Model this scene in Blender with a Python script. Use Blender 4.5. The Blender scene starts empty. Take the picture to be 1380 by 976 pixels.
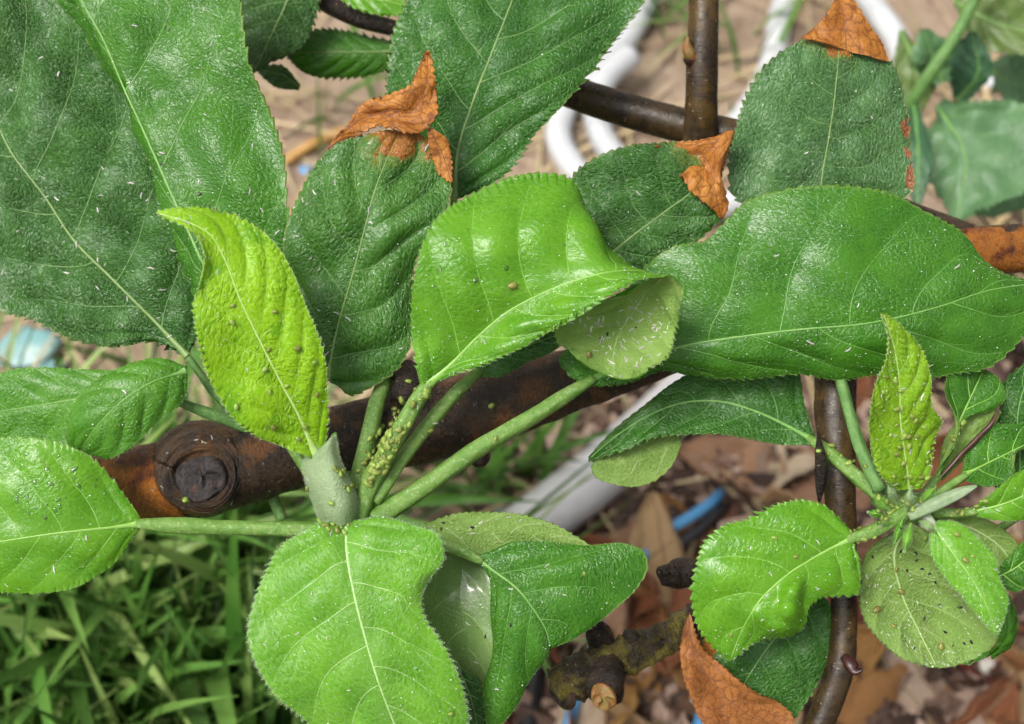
import bpy, math, random
import numpy as np
from mathutils import Vector, Matrix
from mathutils import noise as mnoise

# ------------------------------------------------------------------ camera
scene = bpy.context.scene
COL = scene.collection
PITCH = math.radians(60)          # looking down at the branch
CAM_H = 0.537
FOCUS = 0.30
LENS = 45.0
FPX = 1380 * LENS / 36.0
cam_d = bpy.data.cameras.new('camera')
cam = bpy.data.objects.new('camera', cam_d); COL.objects.link(cam)
cam.location = (0, 0, CAM_H)
cam.rotation_euler = (math.pi / 2 - PITCH, 0, 0)
cam_d.lens = LENS; cam_d.sensor_width = 36; cam_d.sensor_fit = 'HORIZONTAL'
cam_d.clip_start = 0.01; cam_d.clip_end = 200
cam_d.dof.use_dof = True
cam_d.dof.focus_distance = FOCUS - 0.004
cam_d.dof.aperture_fstop = 13.0
scene.camera = cam
scene.render.resolution_x = 1024; scene.render.resolution_y = 724

# ------------------------------------------------------------------ sky, sun, exposure
SUN_EL, SUN_AZ = math.radians(64), math.radians(-104)      # azimuth from +Y towards +X
world = bpy.data.worlds.new('World'); scene.world = world; world.use_nodes = True
wn = world.node_tree.nodes; wl = world.node_tree.links
wn.clear()
w_out = wn.new('ShaderNodeOutputWorld'); w_bg = wn.new('ShaderNodeBackground')
w_sky = wn.new('ShaderNodeTexSky'); w_sky.sky_type = 'NISHITA'; w_sky.sun_disc = False
w_sky.sun_elevation = SUN_EL; w_sky.sun_rotation = SUN_AZ
w_sky.dust_density = 6.0; w_sky.air_density = 1.0; w_sky.ozone_density = 1.0
w_hsv = wn.new('ShaderNodeHueSaturation'); w_hsv.inputs['Saturation'].default_value = 0.12   # a clouded, nearly white sky
wl.new(w_sky.outputs[0], w_hsv.inputs['Color']); wl.new(w_hsv.outputs[0], w_bg.inputs['Color'])
w_bg.inputs['Strength'].default_value = 0.075
wl.new(w_bg.outputs[0], w_out.inputs[0])
sun_d = bpy.data.lights.new('sun', 'SUN'); sun_d.energy = 1.5; sun_d.angle = math.radians(22); sun_d.color = (1.0, 0.96, 0.9)
sun = bpy.data.objects.new('sun', sun_d); COL.objects.link(sun)
sd = Vector((math.sin(SUN_AZ) * math.cos(SUN_EL), math.cos(SUN_AZ) * math.cos(SUN_EL), math.sin(SUN_EL)))
sun.rotation_euler = (-sd).to_track_quat('-Z', 'Y').to_euler()
scene.view_settings.view_transform = 'Standard'; scene.view_settings.look = 'None'
scene.view_settings.gamma = 1.0; scene.view_settings.use_curve_mapping = False
scene.view_settings.exposure = 1.12
scene.cycles.use_denoising = True
scene.cycles.use_adaptive_sampling = True; scene.cycles.adaptive_threshold = 0.03
scene.cycles.max_bounces = 6; scene.cycles.transmission_bounces = 4; scene.cycles.diffuse_bounces = 3
scene.cycles.glossy_bounces = 2; scene.cycles.transparent_max_bounces = 6; scene.cycles.caustics_reflective = False; scene.cycles.caustics_refractive = False

# ------------------------------------------------------------------ pixel of the photo + depth -> point in the place
CAMP = np.array([0, 0, CAM_H]); RT = np.array([1., 0, 0])
FW = np.array([0, math.cos(PITCH), -math.sin(PITCH)]); UP = np.array([0, math.sin(PITCH), math.cos(PITCH)])
def W(a):
    """(...,3) array of photo x, photo y, millimetres in front of the focus plane -> world metres"""
    a = np.asarray(a, float)
    d = FOCUS - a[..., 2] / 1000.0
    x = (a[..., 0] - 690) / FPX; y = (488 - a[..., 1]) / FPX
    return CAMP + d[..., None] * (FW + x[..., None] * RT + y[..., None] * UP)
def mmpx(t): return (FOCUS * 1000 - t) / FPX
def ray(px, py):
    v = FW + (px - 690) / FPX * RT + (488 - py) / FPX * UP
    return v / np.linalg.norm(v)
def GP(px, py, z=0.0):
    """where the line of sight through that photo point meets the ground (height z)"""
    v = ray(px, py); k = (z - CAM_H) / v[2]
    return CAMP + v * k

# ------------------------------------------------------------------ splines, frames, meshes
def spl(P, q):
    """smooth curve through the points P, sampled at q in 0..1 of its chord length"""
    P = np.asarray(P, float); n = len(P)
    if n == 1: return np.repeat(P, len(q), 0)
    seg = np.maximum(np.linalg.norm(np.diff(P[:, :2], axis=0), axis=1), 1e-3)
    k = np.concatenate([[0], np.cumsum(seg)]); k /= k[-1]
    m = np.zeros_like(P)
    d = np.diff(P, axis=0) / np.diff(k)[:, None]
    m[0] = d[0]; m[-1] = d[-1]
    if n > 2:
        h = np.diff(k)[:, None]
        m[1:-1] = (d[:-1] * h[1:] + d[1:] * h[:-1]) / (h[1:] + h[:-1])
    q = np.clip(np.asarray(q, float), 0, 1)
    i = np.clip(np.searchsorted(k, q, side='right') - 1, 0, n - 2)
    h = (k[i + 1] - k[i])[:, None]; t = ((q - k[i]) / (k[i + 1] - k[i]))[:, None]
    t2, t3 = t * t, t ** 3
    return (2*t3-3*t2+1)*P[i] + (t3-2*t2+t)*h*m[i] + (-2*t3+3*t2)*P[i+1] + (t3-t2)*h*m[i+1]

def norm(v): return v / np.maximum(np.linalg.norm(v, axis=-1, keepdims=True), 1e-12)
def snoise(x, y, seed, n=14, f=1.0):
    r = np.random.RandomState(seed); o = np.zeros(np.broadcast(x, y).shape)
    for i in range(n):
        a = r.rand() * 6.283; k = f * (0.5 + 1.6 * r.rand())
        o = o + np.sin(k * (x * math.cos(a) + y * math.sin(a)) + r.rand() * 6.283)
    return o / math.sqrt(n / 2)

ORIGIN = {}
def put(name, verts, faces, mats, parent=None, smooth=True, midx=None, uv=None, uv2=None, kind=None, label=None, loc=None):
    """ONE mesh object; faces is an (n,4) or (n,3) array or a list of them; verts are world metres"""
    verts = np.asarray(verts, float)
    o0 = ORIGIN[parent.name] if parent is not None else (np.zeros(3) if loc is None else np.asarray(loc, float))
    v = (verts - o0).astype(np.float32)
    if not isinstance(faces, list): faces = [faces]
    faces = [np.asarray(f, np.int32) for f in faces if len(f)]
    me = bpy.data.meshes.new(name)
    me.vertices.add(len(v)); me.vertices.foreach_set('co', v.ravel())
    li = np.concatenate([f.ravel() for f in faces])
    tot = np.concatenate([np.full(len(f), f.shape[1], np.int32) for f in faces])
    st = np.concatenate([[0], np.cumsum(tot)[:-1]]).astype(np.int32)
    me.loops.add(len(li)); me.loops.foreach_set('vertex_index', li)
    me.polygons.add(len(tot)); me.polygons.foreach_set('loop_start', st); me.polygons.foreach_set('loop_total', tot)
    me.polygons.foreach_set('use_smooth', np.full(len(tot), smooth, bool))
    if midx is not None: me.polygons.foreach_set('material_index', np.asarray(midx, np.int32))
    for nm, u in (('UVMap', uv), ('LeafUS', uv2)):
        if u is not None:
            lay = me.uv_layers.new(name=nm); lay.data.foreach_set('uv', np.asarray(u, np.float32)[li].ravel())
    for m in (mats if isinstance(mats, (list, tuple)) else [mats]): me.materials.append(m)
    me.update(calc_edges=True); me.validate()
    o = bpy.data.objects.new(name, me); COL.objects.link(o)
    if parent is not None: o.parent = parent
    else: o.location = o0
    ORIGIN[o.name] = o0
    if kind: o['kind'] = kind
    if label: o['label'] = label
    return o
def thing(name, loc, label, cat, group=None):
    o = bpy.data.objects.new(name, None); COL.objects.link(o); o.location = loc; o.empty_display_size = 0.01
    ORIGIN[o.name] = np.asarray(loc, float)
    o['label'] = label; o['category'] = cat
    if group: o['group'] = group
    return o
def tag(o, label, cat, group=None):
    o['label'] = label; o['category'] = cat
    if group: o['group'] = group
    return o
def gridfaces(nu, nv, off=0, flip=False):
    i, j = np.meshgrid(np.arange(nu - 1), np.arange(nv - 1), indexing='ij')
    a = (i * nv + j).ravel() + off
    f = np.stack([a, a + 1, a + nv + 1, a + nv], 1)
    return f[:, ::-1] if flip else f

# ------------------------------------------------------------------ materials
def new_mat(name):
    m = bpy.data.materials.new(name); m.use_nodes = True
    nt = m.node_tree; nt.nodes.clear()
    return m, nt, nt.nodes, nt.links
class N:
    """small node helper"""
    def __init__(s, nt): s.nt = nt; s.n = nt.nodes; s.l = nt.links
    def node(s, t, **kw):
        x = s.n.new(t)
        for k, v in kw.items(): setattr(x, k, v)
        return x
    def set(s, x, k, v):
        if hasattr(v, 'is_output') or isinstance(v, bpy.types.NodeSocket): s.l.new(v, x.inputs[k])
        else: x.inputs[k].default_value = v
    def col(s, c): return (c[0], c[1], c[2], 1.0)
    dim = '3D'
    def noise(s, vec, scale, detail=3, rough=0.55):
        x = s.node('ShaderNodeTexNoise', noise_dimensions=s.dim); s.set(x, 'Vector', vec); x.inputs['Scale'].default_value = scale
        x.inputs['Detail'].default_value = detail; x.inputs['Roughness'].default_value = rough
        return x.outputs['Fac']
    def voro(s, vec, scale, feature='DISTANCE_TO_EDGE', out='Distance', rnd=1.0):
        x = s.node('ShaderNodeTexVoronoi', feature=feature, voronoi_dimensions=s.dim); s.set(x, 'Vector', vec); x.inputs['Scale'].default_value = scale
        x.inputs['Randomness'].default_value = rnd
        return x.outputs[out]
    def ramp(s, fac, a, b, lo=0.0, hi=1.0):
        x = s.node('ShaderNodeMapRange', interpolation_type='SMOOTHSTEP'); s.set(x, 'Value', fac)
        x.inputs['From Min'].default_value = a; x.inputs['From Max'].default_value = b
        x.inputs['To Min'].default_value = lo; x.inputs['To Max'].default_value = hi
        return x.outputs[0]
    def mix(s, fac, a, b):
        x = s.node('ShaderNodeMix', data_type='RGBA'); s.set(x, 0, fac)
        for k, v in ((6, a), (7, b)):
            s.set(x, k, s.col(v) if isinstance(v, tuple) else v)
        return x.outputs[2]
    def math(s, op, a, b=0.0):
        x = s.node('ShaderNodeMath', operation=op); s.set(x, 0, a); s.set(x, 1, b); return x.outputs[0]
    def bump(s, h, dist, strength=1.0, nrm=None):
        x = s.node('ShaderNodeBump'); s.set(x, 'Height', h); x.inputs['Distance'].default_value = dist
        x.inputs['Strength'].default_value = strength
        if nrm is not None: s.set(x, 'Normal', nrm)
        return x.outputs[0]

def leaf_mat(name, c1, c2, net, rough=0.42, wrinkle=1.0, trans=0.25, cell=0.7, spots=None, spot_amt=0.0,
             edge=None, core=None, spec=0.5, sheen_noise=0.06, patch=None, coat=0.0, burn=None, netk=1.0, sheen=0.0, burn_spots=()):
    """a leaf face: two greens in patches, a net of fine veins, flecks, a tinted margin, embossed relief"""
    m, nt, ns, ls = new_mat(name); k = N(nt); k.dim = '2D'
    uv = k.node('ShaderNodeUVMap', uv_map='UVMap').outputs[0]
    us = k.node('ShaderNodeUVMap', uv_map='LeafUS').outputs[0]
    oi = k.node('ShaderNodeObjectInfo').outputs['Random']
    add = k.node('ShaderNodeVectorMath', operation='ADD'); ls.new(uv, add.inputs[0])
    comb = k.node('ShaderNodeCombineXYZ'); ls.new(k.math('MULTIPLY', oi, 300.0), comb.inputs[0]); ls.new(k.math('MULTIPLY', oi, 170.0), comb.inputs[1])
    ls.new(comb.outputs[0], add.inputs[1]); vec = add.outputs[0]
    warp = k.node('ShaderNodeVectorMath', operation='MULTIPLY_ADD')
    nx = k.node('ShaderNodeTexNoise', noise_dimensions='2D'); ls.new(vec, nx.inputs['Vector']); nx.inputs['Scale'].default_value = 0.65; nx.inputs['Detail'].default_value = 3
    ls.new(nx.outputs['Color'], warp.inputs[0]); warp.inputs[1].default_value = (1.6, 1.6, 0); ls.new(vec, warp.inputs[2]); wv = warp.outputs[0]
    big = k.noise(vec, 0.11, 3)
    c = k.mix(k.ramp(big, 0.33, 0.68), c1, c2)
    fine = k.noise(vec, 1.9, 3, 0.7)
    c = k.mix(k.ramp(fine, 0.35, 0.75, 0.0, 0.45), c, tuple(x * 1.45 for x in c2))
    v1 = k.voro(wv, cell); v2 = k.voro(wv, cell * 2.6)
    n1 = k.ramp(v1, 0.0, 0.14, min(0.42 * netk, 1.0), 0.0); n2 = k.ramp(v2, 0.0, 0.16, 0.22, 0.0)
    c = k.mix(k.math('ADD', n1, n2), c, net)
    sep = k.node('ShaderNodeSeparateXYZ'); ls.new(us, sep.inputs[0])
    sabs = k.math('ABSOLUTE', sep.outputs[0])
    if core: c = k.mix(k.ramp(sabs, 0.0, 0.35, 0.6, 0.0), c, core)
    if patch:
        pm = k.ramp(k.noise(vec, 0.16, 4, 0.65), 0.56, 0.7, 0.0, 0.75); c = k.mix(pm, c, patch)
    if spots:
        sp = k.noise(vec, 0.75, 4, 0.7); c = k.mix(k.ramp(sp, 0.72 - spot_amt, 0.8 - spot_amt, 0.0, 0.85), c, spots)
    if burn:
        thr, side = burn
        f = k.math('ADD', sep.outputs[1] if side == 0 else k.math('MULTIPLY', sep.outputs[0], float(side)), k.math('MULTIPLY', k.math('SUBTRACT', k.noise(vec, 0.22, 4, 0.6), 0.5), 0.22))
        c = k.mix(k.ramp(f, thr - 0.07, thr, 0.0, 0.6), c, (0.16, 0.20, 0.03)); c = k.mix(k.ramp(f, thr - 0.01, thr + 0.015), c, (0.34, 0.125, 0.022))
    for (s0, u0, rs_, ru_) in burn_spots:
        ds = k.math('MULTIPLY', k.math('SUBTRACT', sep.outputs[0], s0), 1.0 / rs_); du = k.math('MULTIPLY', k.math('SUBTRACT', sep.outputs[1], u0), 1.0 / ru_)
        dd = k.math('ADD', k.math('ADD', k.math('MULTIPLY', ds, ds), k.math('MULTIPLY', du, du)), k.math('MULTIPLY', k.math('SUBTRACT', k.noise(vec, 0.5, 3, 0.6), 0.5), 1.6))
        c = k.mix(k.ramp(dd, 0.8, 1.0, 1.0, 0.0), c, (0.26, 0.085, 0.03))
    if edge: c = k.mix(k.ramp(sabs, 0.965, 1.0, 0.0, 0.45), c, edge)
    amp = k.ramp(k.noise(vec, 0.09, 2), 0.3, 0.7, 0.35, 1.25)          # puckered in places, smoother in others
    hgt = k.math('ADD', k.ramp(v1, 0.0, 0.42), k.math('MULTIPLY', k.ramp(v2, 0.0, 0.3), 0.30))
    hgt = k.math('MULTIPLY', k.math('ADD', hgt, k.math('MULTIPLY', nx.outputs['Fac'], 1.6)), amp)
    hgt = k.math('ADD', hgt, k.math('MULTIPLY', fine, 0.30))
    bn = k.bump(hgt, 0.00016 * wrinkle)
    p = k.node('ShaderNodeBsdfPrincipled'); ls.new(c, p.inputs['Base Color']); ls.new(bn, p.inputs['Normal'])
    ls.new(k.math('ADD', k.math('MULTIPLY', k.noise(vec, 0.35, 3), sheen_noise * 2), rough - sheen_noise), p.inputs['Roughness'])
    p.inputs['Specular IOR Level'].default_value = spec
    if coat: p.inputs['Coat Weight'].default_value = coat; p.inputs['Coat Roughness'].default_value = 0.08
    if sheen: p.inputs['Sheen Weight'].default_value = sheen; p.inputs['Sheen Roughness'].default_value = 0.5; p.inputs['Sheen Tint'].default_value = (0.9, 1.0, 0.8, 1)
    tr = k.node('ShaderNodeBsdfTranslucent'); ls.new(k.mix(0.55, c, tuple(min(1, x * 1.7) for x in c2)), tr.inputs['Color'])
    mx = k.node('ShaderNodeMixShader'); mx.inputs[0].default_value = trans
    ls.new(p.outputs[0], mx.inputs[1]); ls.new(tr.outputs[0], mx.inputs[2])
    out = k.node('ShaderNodeOutputMaterial'); ls.new(mx.outputs[0], out.inputs[0])
    return m

def simple_mat(name, c1, c2=None, scale=1.0, rough=0.5, spec=0.5, bump=0.0, bscale=3.0, trans=0.0, c3=None, s3=4.0, lo3=0.6,
               island=0.0, transmission=0.0, alt=None, objrand=0.0, coat=0.0):
    """object-space millimetre noise material"""
    m, nt, ns, ls = new_mat(name); k = N(nt)
    tc = k.node('ShaderNodeTexCoord').outputs['Object']
    mp = k.node('ShaderNodeMapping'); ls.new(tc, mp.inputs[0]); mp.inputs['Scale'].default_value = (1000, 1000, 1000); vec = mp.outputs[0]
    c2 = c2 or c1
    c = k.mix(k.ramp(k.noise(vec, scale, 4, 0.6), 0.35, 0.65), c1, c2)
    if c3: c = k.mix(k.ramp(k.noise(vec, s3, 4, 0.7), lo3, lo3 + 0.1), c, c3)
    if island:
        r = k.node('ShaderNodeNewGeometry').outputs['Random Per Island']
        if alt: c = k.mix(k.ramp(r, 0.5, 1.0), c, alt)
        h = k.node('ShaderNodeHueSaturation'); ls.new(c, h.inputs['Color']); ls.new(k.ramp(r, 0, 1, 1 - island, 1 + island), h.inputs['Value']); c = h.outputs[0]
    if objrand:
        r = k.node('ShaderNodeObjectInfo').outputs['Random']
        h = k.node('ShaderNodeHueSaturation'); ls.new(c, h.inputs['Color']); ls.new(k.ramp(r, 0, 1, 1 - objrand, 1 + objrand), h.inputs['Value'])
        ls.new(k.ramp(r, 0, 1, 0.485, 0.515), h.inputs['Hue']); c = h.outputs[0]
    p = k.node('ShaderNodeBsdfPrincipled'); ls.new(c, p.inputs['Base Color'])
    p.inputs['Roughness'].default_value = rough; p.inputs['Specular IOR Level'].default_value = spec
    p.inputs['Transmission Weight'].default_value = transmission
    if coat: p.inputs['Coat Weight'].default_value = coat; p.inputs['Coat Roughness'].default_value = 0.15
    if transmission: p.inputs['IOR'].default_value = 1.33
    if bump: ls.new(k.bump(k.noise(vec, bscale, 5, 0.65), bump), p.inputs['Normal'])
    sh = p.outputs[0]
    if trans:
        tr = k.node('ShaderNodeBsdfTranslucent'); ls.new(c, tr.inputs['Color'])
        mx = k.node('ShaderNodeMixShader'); mx.inputs[0].default_value = trans
        ls.new(sh, mx.inputs[1]); ls.new(tr.outputs[0], mx.inputs[2]); sh = mx.outputs[0]
    out = k.node('ShaderNodeOutputMaterial'); ls.new(sh, out.inputs[0])
    return m

def bark_mat(name, dark, mid, warm, warm_lo=0.5, rough=0.32, bump=0.00025, fleck=(0.35, 0.28, 0.2), spec=0.5):
    m, nt, ns, ls = new_mat(name); k = N(nt)
    uv = k.node('ShaderNodeUVMap', uv_map='UVMap').outputs[0]
    tc = k.node('ShaderNodeTexCoord').outputs['Object']
    mp = k.node('ShaderNodeMapping'); ls.new(tc, mp.inputs[0]); mp.inputs['Scale'].default_value = (1000, 1000, 1000); vec = mp.outputs[0]
    c = k.mix(k.ramp(k.noise(vec, 0.22, 4, 0.6), 0.35, 0.62), dark, mid)
    c = k.mix(k.ramp(k.noise(vec, 0.12, 4, 0.6), warm_lo, warm_lo + 0.14), c, warm)
    c = k.mix(k.ramp(k.noise(vec, 1.3, 4, 0.7), 0.52, 0.72, 0, 0.8), c, dark)
    mp2 = k.node('ShaderNodeMapping'); ls.new(uv, mp2.inputs[0]); mp2.inputs['Scale'].default_value = (0.35, 0.9, 1)
    f = k.voro(mp2.outputs[0], 0.8, 'F1'); fm = k.ramp(f, 0.05, 0.13, 0.75, 0.0)
    c = k.mix(fm, c, fleck)
    mp3 = k.node('ShaderNodeMapping'); ls.new(uv, mp3.inputs[0]); mp3.inputs['Scale'].default_value = (0.5, 2.2, 1)
    h = k.math('ADD', k.math('MULTIPLY', k.noise(mp3.outputs[0], 0.9, 5, 0.65), 1.2), k.math('MULTIPLY', k.noise(vec, 2.5, 4, 0.6), 0.6))
    h = k.math('ADD', h, k.math('MULTIPLY', fm, 0.5))
    p = k.node('ShaderNodeBsdfPrincipled'); ls.new(c, p.inputs['Base Color']); ls.new(k.bump(h, bump), p.inputs['Normal'])
    ls.new(k.ramp(k.noise(vec, 0.6, 4), 0.3, 0.7, rough - 0.12, rough + 0.2), p.inputs['Roughness'])
    p.inputs['Specular IOR Level'].default_value = spec
    out = k.node('ShaderNodeOutputMaterial'); ls.new(p.outputs[0], out.inputs[0])
    return m

# upper leaf faces
OLDK = dict(rough=0.18, wrinkle=1.45, trans=0.15, cell=0.85, spots=(0.20, 0.15, 0.05), spot_amt=0.0, edge=(0.20, 0.24, 0.07), core=(0.035, 0.13, 0.02), spec=0.5)
M_OLD  = leaf_mat('leaf_dark', (0.018, 0.090, 0.008), (0.034, 0.136, 0.012), (0.075, 0.18, 0.03), **OLDK)
M_OLDB = leaf_mat('leaf_dark_burnt', (0.018, 0.090, 0.008), (0.034, 0.136, 0.012), (0.075, 0.18, 0.03), burn=(0.72, -1), **OLDK)
WRKK = dict(rough=0.15, wrinkle=2.1, trans=0.13, cell=0.9, spots=(0.22, 0.18, 0.07), spot_amt=-0.02, edge=(0.22, 0.22, 0.07), spec=0.6)
M_WRK  = leaf_mat('leaf_wrinkled', (0.020, 0.088, 0.010), (0.038, 0.134, 0.016), (0.09, 0.18, 0.05), **WRKK)
M_WRKB = leaf_mat('leaf_wrinkled_burnt', (0.032, 0.105, 0.024), (0.055, 0.152, 0.034), (0.12, 0.23, 0.08), burn=(0.90, 0), burn_spots=[(1.0, 0.54, 0.14, 0.035), (1.02, 0.36, 0.12, 0.05), (0.97, 0.45, 0.05, 0.02)], **WRKK)
M_WRKH = leaf_mat('leaf_wrinkled_tip', (0.020, 0.088, 0.010), (0.038, 0.134, 0.016), (0.09, 0.18, 0.05), burn=(0.77, 0), **WRKK)
M_MID  = leaf_mat('leaf_green', (0.026, 0.125, 0.007), (0.050, 0.185, 0.010), (0.10, 0.24, 0.03), rough=0.19, wrinkle=0.8, trans=0.24, cell=0.85,
                  spots=(0.20, 0.20, 0.05), spot_amt=-0.02, edge=(0.22, 0.32, 0.07), spec=0.42)
M_FRS  = leaf_mat('leaf_fresh', (0.050, 0.180, 0.010), (0.085, 0.250, 0.016), (0.13, 0.32, 0.05), rough=0.28, wrinkle=0.7, trans=0.3, cell=0.8,
                  edge=(0.26, 0.40, 0.10), spec=0.42)
M_MID2 = leaf_mat('leaf_green_marked', (0.028, 0.112, 0.012), (0.054, 0.170, 0.020), (0.11, 0.23, 0.05), rough=0.17, wrinkle=1.35, trans=0.2, cell=0.8,
                  spots=(0.26, 0.20, 0.06), spot_amt=0.04, edge=(0.25, 0.26, 0.06), spec=0.5, burn=(0.89, 0))
M_YNG  = leaf_mat('leaf_young', (0.088, 0.285, 0.009), (0.150, 0.380, 0.015), (0.21, 0.44, 0.06), rough=0.22, wrinkle=0.42, trans=0.44, cell=0.6,
                  edge=(0.32, 0.5, 0.14), core=(0.16, 0.39, 0.03), spec=0.45)
M_YNG2 = leaf_mat('leaf_young_downy', (0.100, 0.310, 0.010), (0.165, 0.41, 0.018), (0.27, 0.50, 0.12), rough=0.32, wrinkle=0.6, trans=0.42, cell=0.6,
                  edge=(0.40, 0.55, 0.28), core=(0.19, 0.43, 0.06), spec=0.35, sheen=0.22)
M_YEL  = leaf_mat('leaf_lime', (0.20, 0.44, 0.004), (0.30, 0.56, 0.008), (0.40, 0.62, 0.05), rough=0.23, wrinkle=1.2, trans=0.4, cell=0.6,
                  spots=(0.24, 0.28, 0.03), spot_amt=-0.03, edge=(0.5, 0.6, 0.25), patch=(0.13, 0.37, 0.006), spec=0.4)
M_OLIVE = leaf_mat('leaf_olive_lime', (0.17, 0.38, 0.008), (0.25, 0.47, 0.012), (0.37, 0.50, 0.06), rough=0.25, wrinkle=1.2, trans=0.38, cell=0.6,
                  spots=(0.26, 0.25, 0.04), spot_amt=0.03, edge=(0.45, 0.52, 0.22), patch=(0.13, 0.30, 0.008), spec=0.4)
# lower leaf faces
M_UND  = leaf_mat('leaf_underside', (0.21, 0.36, 0.07), (0.27, 0.42, 0.095), (0.33, 0.46, 0.15), rough=0.5, wrinkle=0.7, trans=0.35, cell=1.0,
                  edge=(0.30, 0.34, 0.10), spec=0.2)
M_UNDO = leaf_mat('leaf_underside_olive', (0.18, 0.32, 0.06), (0.24, 0.38, 0.085), (0.29, 0.41, 0.12), rough=0.4, wrinkle=1.1, trans=0.32, cell=0.9,
                  spots=(0.28, 0.26, 0.05), spot_amt=0.02, edge=(0.12, 0.06, 0.02), spec=0.3)
M_UNDW = leaf_mat('leaf_underside_wet', (0.17, 0.30, 0.08), (0.22, 0.35, 0.105), (0.25, 0.37, 0.14), rough=0.2, wrinkle=0.35, trans=0.32, cell=0.8,
                  edge=(0.24, 0.30, 0.11), coat=1.0)
M_UNDY = leaf_mat('leaf_underside_downy', (0.22, 0.32, 0.15), (0.30, 0.40, 0.21), (0.38, 0.47, 0.28), rough=0.6, wrinkle=0.6, trans=0.3, cell=0.9)
# dead tissue
M_DEAD = leaf_mat('dead_leaf_tissue', (0.30, 0.100, 0.014), (0.50, 0.215, 0.045), (0.08, 0.022, 0.010), rough=0.5, wrinkle=0.5, spec=0.25, netk=1.2, patch=(0.15, 0.042, 0.012), trans=0.2, cell=0.4,
                  spots=(0.2, 0.06, 0.03), spot_amt=0.02, edge=(0.22, 0.07, 0.025))
M_DEAD2 = leaf_mat('dead_leaf_tissue_dull', (0.21, 0.072, 0.016), (0.34, 0.135, 0.036), (0.08, 0.026, 0.012), rough=0.52, wrinkle=0.5, spec=0.25, netk=1.1, patch=(0.11, 0.036, 0.014), trans=0.15, cell=0.4,
                  spots=(0.15, 0.05, 0.03), spot_amt=0.02, edge=(0.16, 0.06, 0.03))
# veins and stalks
M_VOLD = simple_mat('vein_old', (0.13, 0.22, 0.055), (0.17, 0.26, 0.07), 0.4, 0.45)
M_VMID = simple_mat('vein_mid', (0.13, 0.30, 0.06), (0.18, 0.34, 0.08), 0.4, 0.45)
M_VYNG = simple_mat('vein_young', (0.20, 0.40, 0.06), (0.25, 0.44, 0.09), 0.4, 0.45)
M_VWHT = simple_mat('vein_downy', (0.27, 0.46, 0.14), (0.36, 0.53, 0.22), 0.8, 0.6)
M_VYEL = simple_mat('vein_lime', (0.34, 0.52, 0.10), (0.42, 0.58, 0.2), 0.6, 0.5)
M_SOLD = simple_mat('side_vein_old', (0.09, 0.20, 0.05), (0.14, 0.25, 0.07), 0.8, 0.45)
M_SMID = simple_mat('side_vein_mid', (0.10, 0.26, 0.045), (0.15, 0.31, 0.07), 0.8, 0.45)
M_SYNG = simple_mat('side_vein_young', (0.19, 0.41, 0.05), (0.25, 0.46, 0.09), 0.8, 0.45)
M_SWHT = simple_mat('side_vein_downy', (0.27, 0.46, 0.13), (0.36, 0.53, 0.22), 0.8, 0.5)
M_SYEL = simple_mat('side_vein_lime', (0.28, 0.50, 0.03), (0.34, 0.54, 0.08), 0.8, 0.5)
M_VUND = simple_mat('vein_underside', (0.30, 0.42, 0.14), (0.36, 0.47, 0.20), 0.6, 0.5)
M_VDRK = simple_mat('vein_dead', (0.12, 0.04, 0.02), (0.17, 0.06, 0.03), 0.6, 0.6)
M_VRED = simple_mat('vein_brown', (0.16, 0.15, 0.05), (0.10, 0.06, 0.03), 0.6, 0.6)
M_PET  = simple_mat('petiole_green', (0.115, 0.25, 0.035), (0.175, 0.31, 0.06), 0.35, 0.45, bump=0.00035, bscale=1.6, c3=(0.28, 0.40, 0.15), s3=1.1, lo3=0.54, trans=0.1)
M_PETD = simple_mat('petiole_dark', (0.08, 0.19, 0.04), (0.12, 0.25, 0.06), 0.35, 0.45, bump=0.00035, bscale=1.6, c3=(0.20, 0.30, 0.12), s3=0.8, lo3=0.58)
M_PETW = simple_mat('petiole_downy', (0.36, 0.46, 0.28), (0.46, 0.54, 0.38), 0.5, 0.7, bump=0.0001, bscale=2.0, trans=0.15)
M_FUZZ = simple_mat('fuzz', (0.55, 0.66, 0.45), (0.72, 0.78, 0.66), 0.5, 0.5, trans=0.4)
M_SPECK = simple_mat('dew_speck', (0.72, 0.80, 0.66), (0.86, 0.88, 0.82), 0.5, 0.2)  # whitish colour stands in for glints off the leaf, besides dew and hairs
def dew_mat():
    m, nt, ns, ls = new_mat('dew'); k = N(nt)
    f = k.node('ShaderNodeFresnel'); f.inputs[0].default_value = 1.33
    t = k.node('ShaderNodeBsdfTransparent'); t.inputs[0].default_value = (0.93, 0.97, 0.92, 1); g = k.node('ShaderNodeBsdfGlossy'); g.inputs['Roughness'].default_value = 0.04
    mx = k.node('ShaderNodeMixShader'); ls.new(k.math('MINIMUM', k.math('ADD', k.math('MULTIPLY', f.outputs[0], 1.6), 0.03), 1.0), mx.inputs[0]); ls.new(t.outputs[0], mx.inputs[1]); ls.new(g.outputs[0], mx.inputs[2])
    o = k.node('ShaderNodeOutputMaterial'); ls.new(mx.outputs[0], o.inputs[0]); return m
M_DEW = dew_mat()
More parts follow.
